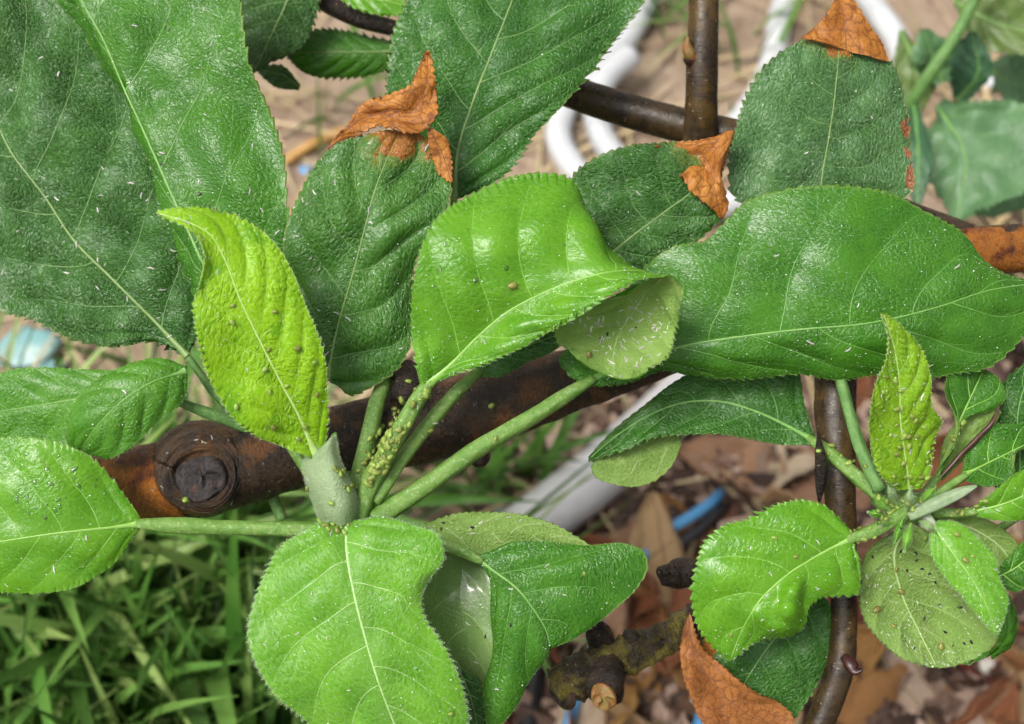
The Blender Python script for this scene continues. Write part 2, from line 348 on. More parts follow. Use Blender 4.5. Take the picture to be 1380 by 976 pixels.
# bark
M_BRK  = bark_mat('bark_main', (0.012, 0.007, 0.004), (0.036, 0.019, 0.007), (0.095, 0.036, 0.008), 0.52, rough=0.25, spec=0.5, bump=0.0007)
M_BRKC = bark_mat('bark_collar', (0.020, 0.012, 0.008), (0.060, 0.032, 0.014), (0.10, 0.045, 0.014), 0.48, rough=0.26, bump=0.0008, spec=0.4)
M_BRKW = bark_mat('bark_warm', (0.07, 0.016, 0.005), (0.26, 0.070, 0.008), (0.34, 0.115, 0.010), 0.42, rough=0.2, bump=0.0009)
M_BRKT = bark_mat('bark_twig', (0.018, 0.010, 0.005), (0.045, 0.027, 0.009), (0.070, 0.040, 0.009), 0.5, rough=0.32, bump=0.00012)
M_BRKD = bark_mat('bark_dark', (0.008, 0.005, 0.004), (0.022, 0.013, 0.008), (0.040, 0.018, 0.008), 0.55, rough=0.24, bump=0.0006, spec=0.35)
M_BRKS = bark_mat('bark_spur', (0.012, 0.008, 0.005), (0.060, 0.045, 0.010), (0.15, 0.125, 0.018), 0.46, rough=0.24, bump=0.0011, spec=0.5)
M_CUT  = simple_mat('cut_wood', (0.020, 0.017, 0.017), (0.055, 0.046, 0.044), 0.9, 0.5, bump=0.0006, bscale=1.5, c3=(0.10, 0.045, 0.03), s3=0.5, lo3=0.58, spec=0.3)
M_PITH = simple_mat('cut_pith', (0.20, 0.085, 0.02), (0.17, 0.13, 0.03), 0.6, 0.4, bump=0.0004, bscale=1.0, c3=(0.28, 0.07, 0.02), s3=0.5, lo3=0.55)
M_RIM  = simple_mat('dead_rim', (0.045, 0.018, 0.012), (0.08, 0.03, 0.018), 0.8, 0.4)
M_BUD  = simple_mat('bud_scale', (0.045, 0.009, 0.007), (0.018, 0.007, 0.006), 0.6, 0.4)
# animals and debris on the leaves
M_APH  = simple_mat('aphid_green', (0.25, 0.34, 0.055), (0.33, 0.41, 0.09), 1.0, 0.35, trans=0.3, objrand=0.28)
M_APHB = simple_mat('aphid_olive', (0.16, 0.15, 0.03), (0.20, 0.19, 0.045), 1.0, 0.35, objrand=0.2)
M_SKIN = simple_mat('shed_skin', (0.66, 0.64, 0.56), (0.82, 0.81, 0.76), 1.0, 0.4, trans=0.35, objrand=0.2)
M_FRASS = simple_mat('frass', (0.010, 0.010, 0.010), (0.02, 0.016, 0.012), 1.0, 0.35)

# ------------------------------------------------------------------ builders: leaf, stalk, lathe
def sweep(P, rad, ns=8, nrm=None, flat=1.0, cap=True, jitter=None):
    """tube along world points P (n,3); rad (n,) metres. returns verts, faces list, uv(mm)"""
    P = np.asarray(P, float); n = len(P); rad = np.broadcast_to(np.asarray(rad, float), (n,))
    T = norm(np.gradient(P, axis=0))
    if nrm is None:
        A = np.zeros_like(P); a = np.array([0.3, 0.2, 1.0]); a = a - T[0] * a.dot(T[0])
        for i in range(n):
            a = a - T[i] * a.dot(T[i]); a = a / max(np.linalg.norm(a), 1e-9); A[i] = a
    else:
        A = norm(nrm - T * np.sum(nrm * T, 1, keepdims=True))
    B = np.cross(T, A)
    th = np.arange(ns) / ns * 2 * math.pi
    R = rad[:, None] * np.ones(ns)
    if jitter is not None: R = R * jitter(np.linspace(0, 1, n)[:, None], th[None, :])
    V = P[:, None, :] + R[..., None] * (np.cos(th)[None, :, None] * B[:, None, :] + flat * np.sin(th)[None, :, None] * A[:, None, :])
    V = V.reshape(-1, 3)
    i, j = np.meshgrid(np.arange(n - 1), np.arange(ns), indexing='ij')
    a = (i * ns + j).ravel(); b = (i * ns + (j + 1) % ns).ravel()
    F = [np.stack([a, b, b + ns, a + ns], 1)]
    L = np.concatenate([[0], np.cumsum(np.linalg.norm(np.diff(P, axis=0), axis=1))]) * 1000
    uv = np.stack([np.broadcast_to(np.abs(((th / math.pi) - 1)) * 3.14 * rad.mean() * 1000, (n, ns)), np.broadcast_to(L[:, None], (n, ns))], -1).reshape(-1, 2)
    if cap:
        c0 = len(V); V = np.vstack([V, P[0] - T[0] * rad[0] * 0.35, P[-1] + T[-1] * rad[-1] * 0.35])
        j = np.arange(ns); k = (j + 1) % ns; e = (n - 1) * ns
        F.append(np.concatenate([np.stack([k, j, np.full(ns, c0)], 1), np.stack([e + j, e + k, np.full(ns, c0 + 1)], 1)]))
        uv = np.vstack([uv, [[0, 0], [0, L[-1]]]])
    return V, F, uv

def join(parts):
    """[(V, [F...], uv)] -> one"""
    V = []; F4 = []; F3 = []; U = []; o = 0
    for v, f, u in parts:
        V.append(v); U.append(u)
        for x in f:
            (F4 if x.shape[1] == 4 else F3).append(x + o)
        o += len(v)
    F = []
    if F4: F.append(np.concatenate(F4))
    if F3: F.append(np.concatenate(F3))
    return np.vstack(V), F, np.vstack(U)

def tube(parent, name, pts, mat, ns=14, n=None, rough=0.0, rings=0.0, ribs=0.0, seed=0, label=None, flat=1.0, kind=None):
    """pts: (photo x, photo y, depth mm, radius in photo pixels)"""
    P = np.asarray(pts, float)
    L = np.linalg.norm(np.diff(P[:, :2], axis=0), axis=1).sum()
    n = n or int(max(8, L / 5))
    S = spl(P, np.linspace(0, 1, n)); S[:, 3] = np.maximum(S[:, 3], 0.5)
    Wp = W(S[:, :3]); rad = S[:, 3] * mmpx(S[:, 2]) / 1000
    def jit(u, th):
        r = np.ones((u.shape[0], th.shape[1]))
        if rough:
            r = r + rough * (0.6 * snoise(u * L / 30, np.cos(th) * 2 + 3 * np.sin(th), seed, f=1.2) + 0.4 * snoise(u * L / 9, np.cos(th) * 4 + np.sin(th) * 5, seed + 5))
        if ribs: r = r + ribs * (np.abs(np.cos(2.5 * th + 0.6 * np.sin(u * 5 + seed))) - 0.5)
        if rings:
            x = u * L / 26 + 0.15 * snoise(u * 3, th * 0 + seed, seed + 9)
            r = r + rings * np.exp(-((x - np.round(x)) / 0.12) ** 2)
        return r
    V, F, uv = sweep(Wp, rad, ns, jitter=jit if (rough or rings or ribs) else None, flat=flat)
    return put(name, V, F, mat, parent, uv=uv, label=label, kind=kind)

FUZZ_JOBS = []
SIDE = {'vein_old': M_SOLD, 'vein_mid': M_SMID, 'vein_young': M_SYNG, 'vein_downy': M_SWHT, 'vein_lime': M_SYEL}
def leaf(parent, mid=None, L=None, R=None, net=None, lift=(0, 0), power=1.5, th=0.32, mats=None, under=False, teeth=(11, 4), nveins=7,
         quilt=0.45, wav=0.5, seed=1, label=None, name='leaf', midrib=0.42, vmat=None, vrad=0.11, bumps=(), fuzz=0, specks=0, dens=1.0,
         vein_both=False, slant=0.24, petiole=None, pmat=None, rot=0.0, crumple=0.0, midr_from=0.0, edge_wave=0.0, smat=None):
    """one leaf blade with thickness, teeth, quilted relief and its raised midrib and side veins as sub-parts"""
    if net is not None:
        C = np.asarray(net, float); mp = C[:, C.shape[1] // 2]
    else:
        mp = np.asarray(mid, float)
    Lpx = np.linalg.norm(np.diff(mp[:, :2], axis=0), axis=1).sum()
    if net is None:
        eL = max(np.linalg.norm(np.diff(np.asarray([p[:2] for p in e], float), axis=0), axis=1).sum() for e in (L, R))
    else:
        eL = max(np.linalg.norm(np.diff(C[:, j, :2], axis=0), axis=1).sum() for j in (0, -1))
    sp, amp = teeth if teeth else (12, 0)
    nu = int(np.clip(eL / max(sp, 5) * 5.0 * dens, 24, 240)); nh = int(np.clip(18 + Lpx / 22, 14, 30) * min(dens, 1.0)); nh = max(nh, 8)
    x = np.linspace(0, 1, nh); sh = 1 - (1 - x) ** 1.25
    s = np.concatenate([-sh[:0:-1], sh]); nv = len(s)
    u = np.linspace(0, 1, nu)
    uu, ss = np.meshgrid(u, s, indexing='ij'); sa = np.abs(ss)
    if net is None:
        m = spl(mp, u)
        def edge(E, lf):
            E = [tuple(p) for p in E]
            if len(E[0]) == 2:
                e2 = spl(np.asarray(E, float), u)
                lf = np.interp(u, np.linspace(0, 1, len(lf)), lf) if isinstance(lf, (list, tuple)) else lf * np.sin(np.clip(u, 0.02, 0.98) * math.pi) ** 0.6
                return np.column_stack([e2, m[:, 2] + lf])
            return spl(np.asarray(E, float), u)
        l = edge(L, lift[0]); r = edge(R, lift[1])
        E = np.where((ss < 0)[..., None], l[:, None, :], r[:, None, :])
        G = m[:, None, :] + sa[..., None] * (E - m[:, None, :])
        G[..., 2] = m[:, None, 2] + sa ** power * (E[..., 2] - m[:, None, 2])
    else:
        k = np.linspace(0, 1, C.shape[1])
        rows = np.stack([spl(C[:, j], u) for j in range(C.shape[1])], 1)      # nu, N, 3
        G = np.stack([spl_uniform(rows[i], (s + 1) / 2) for i in range(nu)])
    # teeth along both margins, pointing at the tip
    if amp:
        for side in (0, -1):
            e = G[:, side, :2]; inn = G[:, side + (3 if side == 0 else -3), :2]
            arc = np.concatenate([[0], np.cumsum(np.linalg.norm(np.diff(e, axis=0), axis=1))])
            rs = np.random.RandomState(seed * 7 + side + 3)
            ph = arc / sp + 0.45 * snoise(arc / (sp * 2.3), arc * 0, seed + 31 + side)
            fr = ph - np.floor(ph); av = 0.6 + 0.8 * rs.rand(int(abs(ph).max()) + 4)[np.floor(np.abs(ph)).astype(int)]
            saw = np.where(fr < 0.78, fr / 0.78, (1 - fr) / 0.22) - 0.45
            taper = np.clip((arc - 4) / 25, 0, 1) * np.clip((arc[-1] - arc) / 8, 0, 1)
            d = norm(e - inn); tg = norm(np.gradient(e, axis=0)); disp = (d + 0.6 * tg) * (saw * amp * 1.45 * av * taper)[:, None]
            w = np.clip((sa[0] - 0.86) / 0.14, 0, 1) ** 1.5; w = np.where((s < 0) == (side == 0), w, 0)
            G[..., :2] += disp[:, None, :] * w[None, :, None]
    for (bx, by, br, ba) in bumps:
        d2 = ((G[..., 0] - bx) ** 2 + (G[..., 1] - by) ** 2) / br ** 2
        G[..., 2] += ba * np.exp(-d2)
    if edge_wave:
        G[..., 2] += edge_wave * sa ** 2 * snoise(uu * 9 + (ss > 0) * 40, uu * 0, seed + 77)
    if crumple:
        G[..., 2] += crumple * snoise(G[..., 0] / 16, G[..., 1] / 16, seed + 3, 20)
        G[..., :2] += crumple * 1.2 * np.stack([snoise(G[..., 0] / 11, G[..., 1] / 11, seed + 4), snoise(G[..., 0] / 11, G[..., 1] / 11, seed + 6)], -1)
    Wg = W(G)
    # normals
    du = np.gradient(Wg, axis=0); dv = np.gradient(Wg, axis=1); nn = norm(np.cross(du, dv))
    view = norm(CAMP - Wg)
    flip = np.median(np.sum(nn * view, -1)) < 0
    if under: flip = not flip
    if flip: nn = -nn
    # millimetre coordinates for texture
    hw = np.linalg.norm(Wg - Wg[:, nh - 1:nh], axis=-1) * 1000
    Lm = np.concatenate([[0], np.cumsum(np.linalg.norm(np.diff(Wg[:, nh - 1], axis=0), axis=1))]) * 1000
    ux = np.sign(ss) * hw; uy = np.broadcast_to(Lm[:, None], ux.shape) + 0.35 * hw
    # relief: blade bulges up between side veins, sinks along them and along the midrib
    if nveins:
        rel = np.zeros_like(ss)
        wv = (uu - slant * sa ** 1.25) * nveins + np.where(ss < 0, 0.0, 0.45)
        fr = wv - np.floor(wv)
        rel += 1.55 * quilt * (np.sin(math.pi * fr) ** 0.9 - 0.5) * np.clip(sa * 5, 0, 1) * (1 - sa ** 5) * np.clip(hw / 6, 0, 1)
        rel -= 0.5 * quilt * np.exp(-(hw / 0.9) ** 2)
    else: rel = np.zeros_like(ss)
    rel += wav * snoise(ux / 5.5, uy / 5.5, seed + 12) * np.clip(hw / 5, 0.1, 1)
    rel += 0.20 * wav * snoise(ux / 2.2, uy / 2.2, seed + 13, 24) * (0.5 + 0.5 * np.clip(snoise(ux / 9, uy / 9, seed + 14), -1, 1))
    if flip != under: pass
    Wg = Wg + nn * rel[..., None] / 1000
    du = np.gradient(Wg, axis=0); dv = np.gradient(Wg, axis=1); n2 = norm(np.cross(du, dv)); n2 *= np.sign(np.sum(n2 * nn, -1, keepdims=True) + 1e-9)
    half = th / 2000
    top = (Wg + n2 * half).reshape(-1, 3); bot = (Wg - n2 * half).reshape(-1, 3); nn_ = nu * nv
    # orientation of the upper sheet so that its faces point along n2
    f0 = gridfaces(nu, nv)
    ft = f0 if not (np.median(np.sum(np.cross(du, dv) * n2, -1)) > 0) else f0[:, ::-1]
    a = np.concatenate([np.arange(nv - 1), np.arange(nu - 1) * nv + nv - 1, (nu - 1) * nv + np.arange(nv - 1, 0, -1), np.arange(nu - 1, 0, -1) * nv])
    b = np.roll(a, -1)
    rim = np.stack([a, b, b + nn_, a + nn_], 1)
    uv = np.stack([ux, uy], -1).reshape(-1, 2); us = np.stack([ss, uu], -1).reshape(-1, 2)
    mt, mb = mats
    nf = len(f0)
    o = put(name, np.vstack([top, bot]), [np.concatenate([ft, ft[:, ::-1] + nn_, rim])], [mt, mb], parent,
            midx=np.concatenate([np.zeros(nf), np.ones(nf), np.zeros(len(rim))]), uv=np.vstack([uv, uv]), uv2=np.vstack([us, us]), label=label)
    # veins
    Wt = Wg + n2 * (half + 0.00001)
    def samp(A, uq, sq):
        fi = np.clip(uq, 0, 1) * (nu - 1); i = np.clip(fi.astype(int), 0, nu - 2); a_ = (fi - i)[:, None]
        j = np.clip(np.searchsorted(s, sq, side='right') - 1, 0, nv - 2); b_ = ((sq - s[j]) / (s[j + 1] - s[j]))[:, None]
        return (A[i, j] * (1 - a_) + A[i + 1, j] * a_) * (1 - b_) + (A[i, j + 1] * (1 - a_) + A[i + 1, j + 1] * a_) * b_
    vm = vmat or M_VMID
    sides = [1, -1] if vein_both or under else [1]
    if midrib:
        parts = []
        for sg in sides:
            q = np.linspace(midr_from, 1, 70) ** 1.5 * 0.985
            Pm = samp(Wg + n2 * sg * half, q, q * 0); nm = samp(n2 * sg, q, q * 0)
            rad = (midrib * 0.85 * (1 - 0.82 * q ** 0.8) + 0.05) / 1000 * (1.0 if sg > 0 else 1.3)
            if petiole: rad = rad + 0.62 * petiole[0][3] * mmpx(petiole[0][2]) / 1000 * np.exp(-q / 0.05)
            parts.append(sweep(Pm, rad, 8, nm, flat=0.55, cap=True))
        V, F, U = join(parts); mo = put('midrib', V, F, vm, o, uv=U)
    if nveins and vrad:
        parts = []
        for sg in sides:
            for side, ph in ((-1, 0.0), (1, 0.45)):
                for kx in range(0, nveins):
                    u0 = (kx - ph) / nveins
                    if u0 < 0.015 or u0 > 0.9: continue
                    q = np.linspace(0, 0.93, 22); uq = u0 + slant * q ** 1.25
                    ok = uq < 0.975
                    if ok.sum() < 5: continue
                    q = q[ok]; uq = uq[ok] + 0.006 * np.sin(q * 9 + kx * 2.1 + seed)
                    Pm = samp(Wg + n2 * sg * half, uq, q * side); nm = samp(n2 * sg, uq, q * side)
                    rad = vrad * 1.25 * (1.25 - 0.95 * q) / 1000 * (1 - 0.3 * u0)
                    parts.append(sweep(Pm, rad, 5, nm, flat=0.45, cap=False))
                    if len(q) > 14 and Lpx > 200:      # a fork
                        kk = len(q) * 5 // 9; q2 = np.linspace(q[kk], 0.9, 10); uq2 = uq[kk] + (q2 - q[kk]) * slant * 2.4
                        ok = uq2 < 0.97
                        if ok.sum() > 4:
                            q2 = q2[ok]; uq2 = uq2[ok]
                            parts.append(sweep(samp(Wg + n2 * sg * half, uq2, q2 * side), vrad * 0.55 * (1.1 - 0.8 * np.linspace(0, 1, len(q2))) / 1000, 5, samp(n2 * sg, uq2, q2 * side), flat=0.45, cap=False))
        if parts:
            V, F, U = join(parts); put('vein_network', V, F, SIDE.get(vm.name, vm), o, uv=U)
    if petiole:
        q0 = petiole[0]; petiole = [(q0[0], q0[1], q0[2], q0[3] * 0.72)] + [(a_[0], a_[1], a_[2], a_[3] * 0.88) for a_ in petiole[1:]]
        tube(o, 'petiole', petiole, pmat or M_PET, ns=18, rough=0.05, ribs=0.13, seed=seed)
    if fuzz or specks: FUZZ_JOBS.append((o, Wg, -n2 if under else n2, half, s, fuzz, specks, seed))
    return o

def spl_uniform(P, q):
    """smooth curve with evenly spaced knots (so the middle point stays the midrib)"""
    n = len(P); k = np.linspace(0, 1, n); m = np.gradient(P, axis=0) * (n - 1)
    i = np.clip((q * (n - 1)).astype(int), 0, n - 2); t = (q * (n - 1) - i)[:, None]; h = 1 / (n - 1); t2, t3 = t * t, t ** 3
    return (2*t3-3*t2+1)*P[i] + (t3-2*t2+t)*h*m[i] + (-2*t3+3*t2)*P[i+1] + (t3-t2)*h*m[i+1]

def grow_fuzz():
    """short pale hairs along the margins and over the face, and tiny whitish beads that imitate dew and glints"""
    for o, Wg, n2, half, s, nf, nsp, seed in FUZZ_JOBS:
        r = np.random.RandomState(seed + 100); nu, nv = Wg.shape[:2]
        if nf:
            ne = nf // 2
            iu = r.randint(1, nu - 1, nf); iv = np.where(np.arange(nf) < ne, np.where(r.rand(nf) < 0.5, 0, nv - 1), r.randint(1, nv - 1, nf))
            base = Wg[iu, iv]; n = n2[iu, iv]; ctr = Wg[iu, nv // 2]
            out = norm(base - ctr)
            isE = (np.arange(nf) < ne)[:, None]
            d = norm(np.where(isE, out + 0.5 * n + 0.7 * r.randn(nf, 3), n + 0.55 * r.randn(nf, 3)))
            ln = (0.25 + 0.45 * r.rand(nf))[:, None] / 1000 * np.where(isE, 1.0, 0.7)
            base = base + n * half * 0.9
            side = norm(np.cross(d, r.randn(nf, 3))) * 0.000022
            V = np.stack([base - side, base + side, base + d * ln], 1).reshape(-1, 3)
            put('fuzz', V, np.arange(nf * 3).reshape(-1, 3), M_FUZZ, o, kind='stuff')
        if nsp:
            nsp = int(nsp * 2.5); iu = r.randint(2, nu - 2, nsp); iv = r.randint(2, nv - 2, nsp)
            c = Wg[iu, iv] + n2[iu, iv] * (half + 0.00004); rad = (0.045 + 0.12 * r.rand(nsp) ** 3.5) / 1000
            oc = np.array([[1, 0, 0], [-1, 0, 0], [0, 1, 0], [0, -1, 0], [0, 0, 1], [0, 0, -1]], float)
            of = np.array([[0, 2, 4], [2, 1, 4], [1, 3, 4], [3, 0, 4], [2, 0, 5], [1, 2, 5], [3, 1, 5], [0, 3, 5]])
            V = (c[:, None] + rad[:, None, None] * oc * (1 + 0.5 * r.randn(nsp, 1, 3).clip(-1, 1.6))).reshape(-1, 3)
            F = (of[None] + 6 * np.arange(nsp)[:, None, None]).reshape(-1, 3)
            put('dew_glint_specks', V, F, M_SPECK, o, kind='stuff')

def lathe(parent, name, centre, axis, prof, mat, ns=40, rough=0.0, seed=0, label=None):
    """prof: (radius mm, height mm along the axis) from outside in; centre world"""
    ax = norm(np.asarray(axis, float)); a = norm(np.cross(ax, [0.2, 1, 0.1])); b = np.cross(ax, a)
    th = np.arange(ns) / ns * 2 * math.pi; V = []
    for i, (r_, h_) in enumerate(prof):
        rr = r_ * (1 + 1.6 * rough * np.sin(th + seed) + 1.1 * rough * np.sin(2 * th + seed * 2.3) + rough * snoise(np.cos(th) * 2.2, np.sin(th) * 2.2 + i * 0.35, seed)); hh = h_ + rough * 6 * snoise(np.cos(th) * 3, np.sin(th) * 3 + i * 0.6, seed + 1)
        V.append(np.asarray(centre) + (rr[:, None] * (np.cos(th)[:, None] * a + np.sin(th)[:, None] * b) + hh[:, None] * ax) / 1000)
    n = len(prof); V = np.concatenate(V)
    i, j = np.meshgrid(np.arange(n - 1), np.arange(ns), indexing='ij')
    p = (i * ns + j).ravel(); q = (i * ns + (j + 1) % ns).ravel()
    F = [np.stack([p, q, q + ns, p + ns], 1)]
    c = len(V); V = np.vstack([V, np.asarray(centre) + ax * prof[-1][1] / 1000]); e = (n - 1) * ns; j = np.arange(ns)
    F.append(np.stack([e + j, e + (j + 1) % ns, np.full(ns, c)], 1))
    uv = np.column_stack([np.tile(np.arange(ns) * 0.4, n + 1)[:len(V)], np.arange(len(V)) / ns * 0.5])
    return put(name, V, F, mat, parent, uv=uv, label=label)

# ================================================================== THE GROUND
def gh(x, y):
    x = np.asarray(x, float); y = np.asarray(y, float)
    k = np.exp(-(x ** 2 + (y - 0.35) ** 2) / 2.0)
    return k * (0.006 * snoise(x * 9, y * 9, 41) + 0.0022 * snoise(x * 45, y * 45, 42, 18))
dx = np.concatenate([[-40, -15, -5, -2, -1.2], np.linspace(-0.75, 0.75, 230), [1.2, 2, 5, 15, 40]])
dy = np.concatenate([[-40, -15, -5, -1.5, -0.5], np.linspace(-0.12, 1.1, 200), [1.6, 2.5, 5, 15, 40]])
gx, gy = np.meshgrid(dx, dy, indexing='ij')
gv = np.stack([gx, gy, gh(gx, gy)], -1).reshape(-1, 3)
def ground_mat():
    m, nt, ns, ls = new_mat('bare_soil'); k = N(nt)
    pos = k.node('ShaderNodeNewGeometry').outputs['Position']
    mp = k.node('ShaderNodeMapping'); ls.new(pos, mp.inputs[0]); mp.inputs['Scale'].default_value = (1000, 1000, 1000); v = mp.outputs[0]
    dirt = k.mix(k.ramp(k.noise(v, 0.018, 5, 0.65), 0.35, 0.65), (0.30, 0.205, 0.14), (0.40, 0.30, 0.215))
    dirt = k.mix(k.ramp(k.noise(v, 0.09, 5, 0.7), 0.52, 0.68, 0, 0.8), dirt, (0.19, 0.115, 0.07))
    dirt = k.mix(k.ramp(k.noise(v, 0.3, 4, 0.7), 0.58, 0.7, 0, 0.7), dirt, (0.48, 0.39, 0.30))
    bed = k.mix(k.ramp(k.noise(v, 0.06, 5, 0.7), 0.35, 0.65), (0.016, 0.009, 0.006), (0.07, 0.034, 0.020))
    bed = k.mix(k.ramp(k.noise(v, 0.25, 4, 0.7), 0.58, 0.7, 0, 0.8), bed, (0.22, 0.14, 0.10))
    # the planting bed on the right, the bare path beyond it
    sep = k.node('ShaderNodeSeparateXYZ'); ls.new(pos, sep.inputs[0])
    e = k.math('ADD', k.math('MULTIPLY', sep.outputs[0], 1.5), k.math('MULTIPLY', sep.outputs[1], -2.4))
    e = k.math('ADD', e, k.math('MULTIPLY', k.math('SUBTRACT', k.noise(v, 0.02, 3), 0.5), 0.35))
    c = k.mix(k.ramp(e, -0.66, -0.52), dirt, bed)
    p = k.node('ShaderNodeBsdfPrincipled'); ls.new(c, p.inputs['Base Color']); p.inputs['Roughness'].default_value = 0.75
    ls.new(k.bump(k.noise(v, 0.25, 5, 0.7), 0.004), p.inputs['Normal'])
    o = k.node('ShaderNodeOutputMaterial'); ls.new(p.outputs[0], o.inputs[0]); return m
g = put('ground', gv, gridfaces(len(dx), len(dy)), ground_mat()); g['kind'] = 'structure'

def on_ground(px, py, lift=0.0):
    p = GP(px, py, 0.0)
    for _ in range(3): p = GP(px, py, float(gh(p[0], p[1])))
    p = np.array(p); p[2] += lift; return p

# ---- bark chips and soil crumbs (nobody could count them)
rs = np.random.RandomState(5)
M_CHIP = simple_mat('bark_chips', (0.055, 0.025, 0.015), (0.13, 0.065, 0.04), 0.05, 0.6, bump=0.0006, bscale=0.6, island=0.55, alt=(0.30, 0.21, 0.16))
V = []; F = []
cube = np.array([[-1, -1, -1], [1, -1, -1], [1, 1, -1], [-1, 1, -1], [-1, -1, 1], [1, -1, 1], [1, 1, 1], [-1, 1, 1]], float)
cf = np.array([[0, 3, 2, 1], [4, 5, 6, 7], [0, 1, 5, 4], [1, 2, 6, 5], [2, 3, 7, 6], [3, 0, 4, 7]])
nchip = 0
for i in range(5200):
    px = rs.uniform(560, 1500); py = rs.uniform(440, 1060)
    if px < 800 and rs.rand() < 0.75 - (py > 800) * 0.5: continue
    if py < 560 and rs.rand() < 0.7: continue
    p = on_ground(px, py, rs.uniform(0.0, 0.006)); sc_ = np.array([rs.uniform(.003, .011), rs.uniform(.0015, .004), rs.uniform(.0006, .002)]) * rs.uniform(.5, 1.2)
    a = Matrix.Rotation(rs.uniform(0, 6.3), 3, 'Z') @ Matrix.Rotation(rs.normal(0, .35), 3, 'X') @ Matrix.Rotation(rs.normal(0, .35), 3, 'Y')
    q = (cube * (1 + 0.25 * rs.randn(8, 3))) * sc_
    V.append(q @ np.array(a).T + p); F.append(cf + 8 * nchip); nchip += 1
o = put('bark_mulch', np.concatenate(V), np.concatenate(F), M_CHIP, smooth=False); o['kind'] = 'stuff'
o['label'] = 'dark bark chips and soil crumbs under the dry leaves'; o['category'] = 'mulch'

# ---- grass (lawn at lower left, thin tufts on the path)
def blades(n, sampler, hmin, hmax, wmin, wmax, seed, lean=(0.0, 0.0), spread=0.6):
    r = np.random.RandomState(seed); V = []; F = []; k = 7; c = 0
    for i in range(n):
        p = sampler(r); h = r.uniform(hmin, hmax); w = r.uniform(wmin, wmax)
        d = np.array([lean[0] + spread * r.randn(), lean[1] + spread * r.randn()]); t = np.linspace(0, 1, k)
        bend = r.uniform(0.2, 0.9)
        x = np.outer(t * 0.35 + bend * t ** 2, d) * h; z = h * (t - 0.42 * bend * t ** 2 * np.linalg.norm(d))
        ctr = np.column_stack([x, z]) + p
        sd = np.array([-d[1], d[0], 0]); sd = sd / (np.linalg.norm(sd) + 1e-6)
        a = r.uniform(-.7, .7); sd = sd * math.cos(a) + np.array([0, 0, 1]) * math.sin(a)
        ww = w * np.clip(1.0 - t ** 2.2, 0.03, 1)[:, None] * (0.55 + 0.45 * np.minimum(1, t * 4))[:, None]
        up = np.array([0, 0, 1.0]) * w * 0.22
        V.append(np.stack([ctr - sd * ww + up, ctr, ctr + sd * ww + up], 1).reshape(-1, 3))
        i0 = np.arange(k - 1) * 3 + c
        F.append(np.concatenate([np.stack([i0, i0 + 1, i0 + 4, i0 + 3], 1), np.stack([i0 + 1, i0 + 2, i0 + 5, i0 + 4], 1)])); c += 3 * k
    return np.concatenate(V), np.concatenate(F)
M_GRS = simple_mat('grass_blade', (0.070, 0.200, 0.026), (0.120, 0.265, 0.045), 0.03, 0.4, island=0.55, alt=(0.20, 0.27, 0.08), trans=0.3)
M_STRAW = simple_mat('straw', (0.42, 0.32, 0.17), (0.50, 0.40, 0.24), 0.03, 0.6, island=0.3, trans=0.2)
def lawn(r):
    while True:
        px = r.uniform(-260, 640); py = r.uniform(520, 1150)
        lim = 690 + 40 * math.sin(px / 90.0) - 0.10 * max(0, 200 - px) * -1
        if py > lim + r.exponential(30) and px < 350 + 0.35 * (py - 700) + r.normal(0, 30): return on_ground(px, py, -0.002)
V, F = blades(2500, lawn, 0.03, 0.11, 0.0014, 0.0036, 21, lean=(0.1, -0.1), spread=0.75)
o = put('lawn_grass', V, F, M_GRS); o['kind'] = 'stuff'; o['label'] = 'green lawn grass below the branch at lower left'; o['category'] = 'grass'
def broad(r):
    px = r.uniform(-80, 430); py = r.uniform(690, 1020); return on_ground(px, py, 0)
V, F = blades(170, broad, 0.09, 0.15, 0.003, 0.0062, 23, lean=(0.5, -0.35), spread=0.5)
o = put('broad_grass', V, F, M_GRS); o['kind'] = 'stuff'; o['label'] = 'taller broad grass blades leaning over the lawn'; o['category'] = 'grass'
def tufts(r):
    c = [(720, 660), (690, 640), (640, 660), (990, 60), (1000, 110), (470, 140), (430, 200), (1340, 270), (240, 560), (300, 520), (900, 30), (920, 0), (650, 690), (90, 520)]
    x = c[r.randint(len(c))]; return on_ground(x[0] + r.normal(0, 22), x[1] + r.normal(0, 22), -0.002)
V, F = blades(70, tufts, 0.03, 0.09, 0.0014, 0.0030, 25, spread=0.7)
o = put('path_grass', V, F, M_GRS); o['kind'] = 'stuff'; o['label'] = 'thin grass tufts growing on the bare soil'; o['category'] = 'grass'
def strawpos(r):
    px = r.uniform(-50, 1450) if r.rand() < .7 else r.uniform(-50, 450); py = r.uniform(-80, 720) if px > 450 or r.rand() < .5 else r.uniform(500, 1000); return on_ground(px, py, 0.001)
V, F = blades(620, strawpos, 0.03, 0.09, 0.0008, 0.0018, 27, spread=1.6)
V[:, 2] = gh(V[:, 0], V[:, 1]) + (V[:, 2] - gh(V[:, 0], V[:, 1])).clip(0) * 0.18 + 0.001
o = put('straw_litter', V, F, M_STRAW); o['kind'] = 'stuff'; o['label'] = 'dry straw scattered over the bare soil'; o['category'] = 'straw'

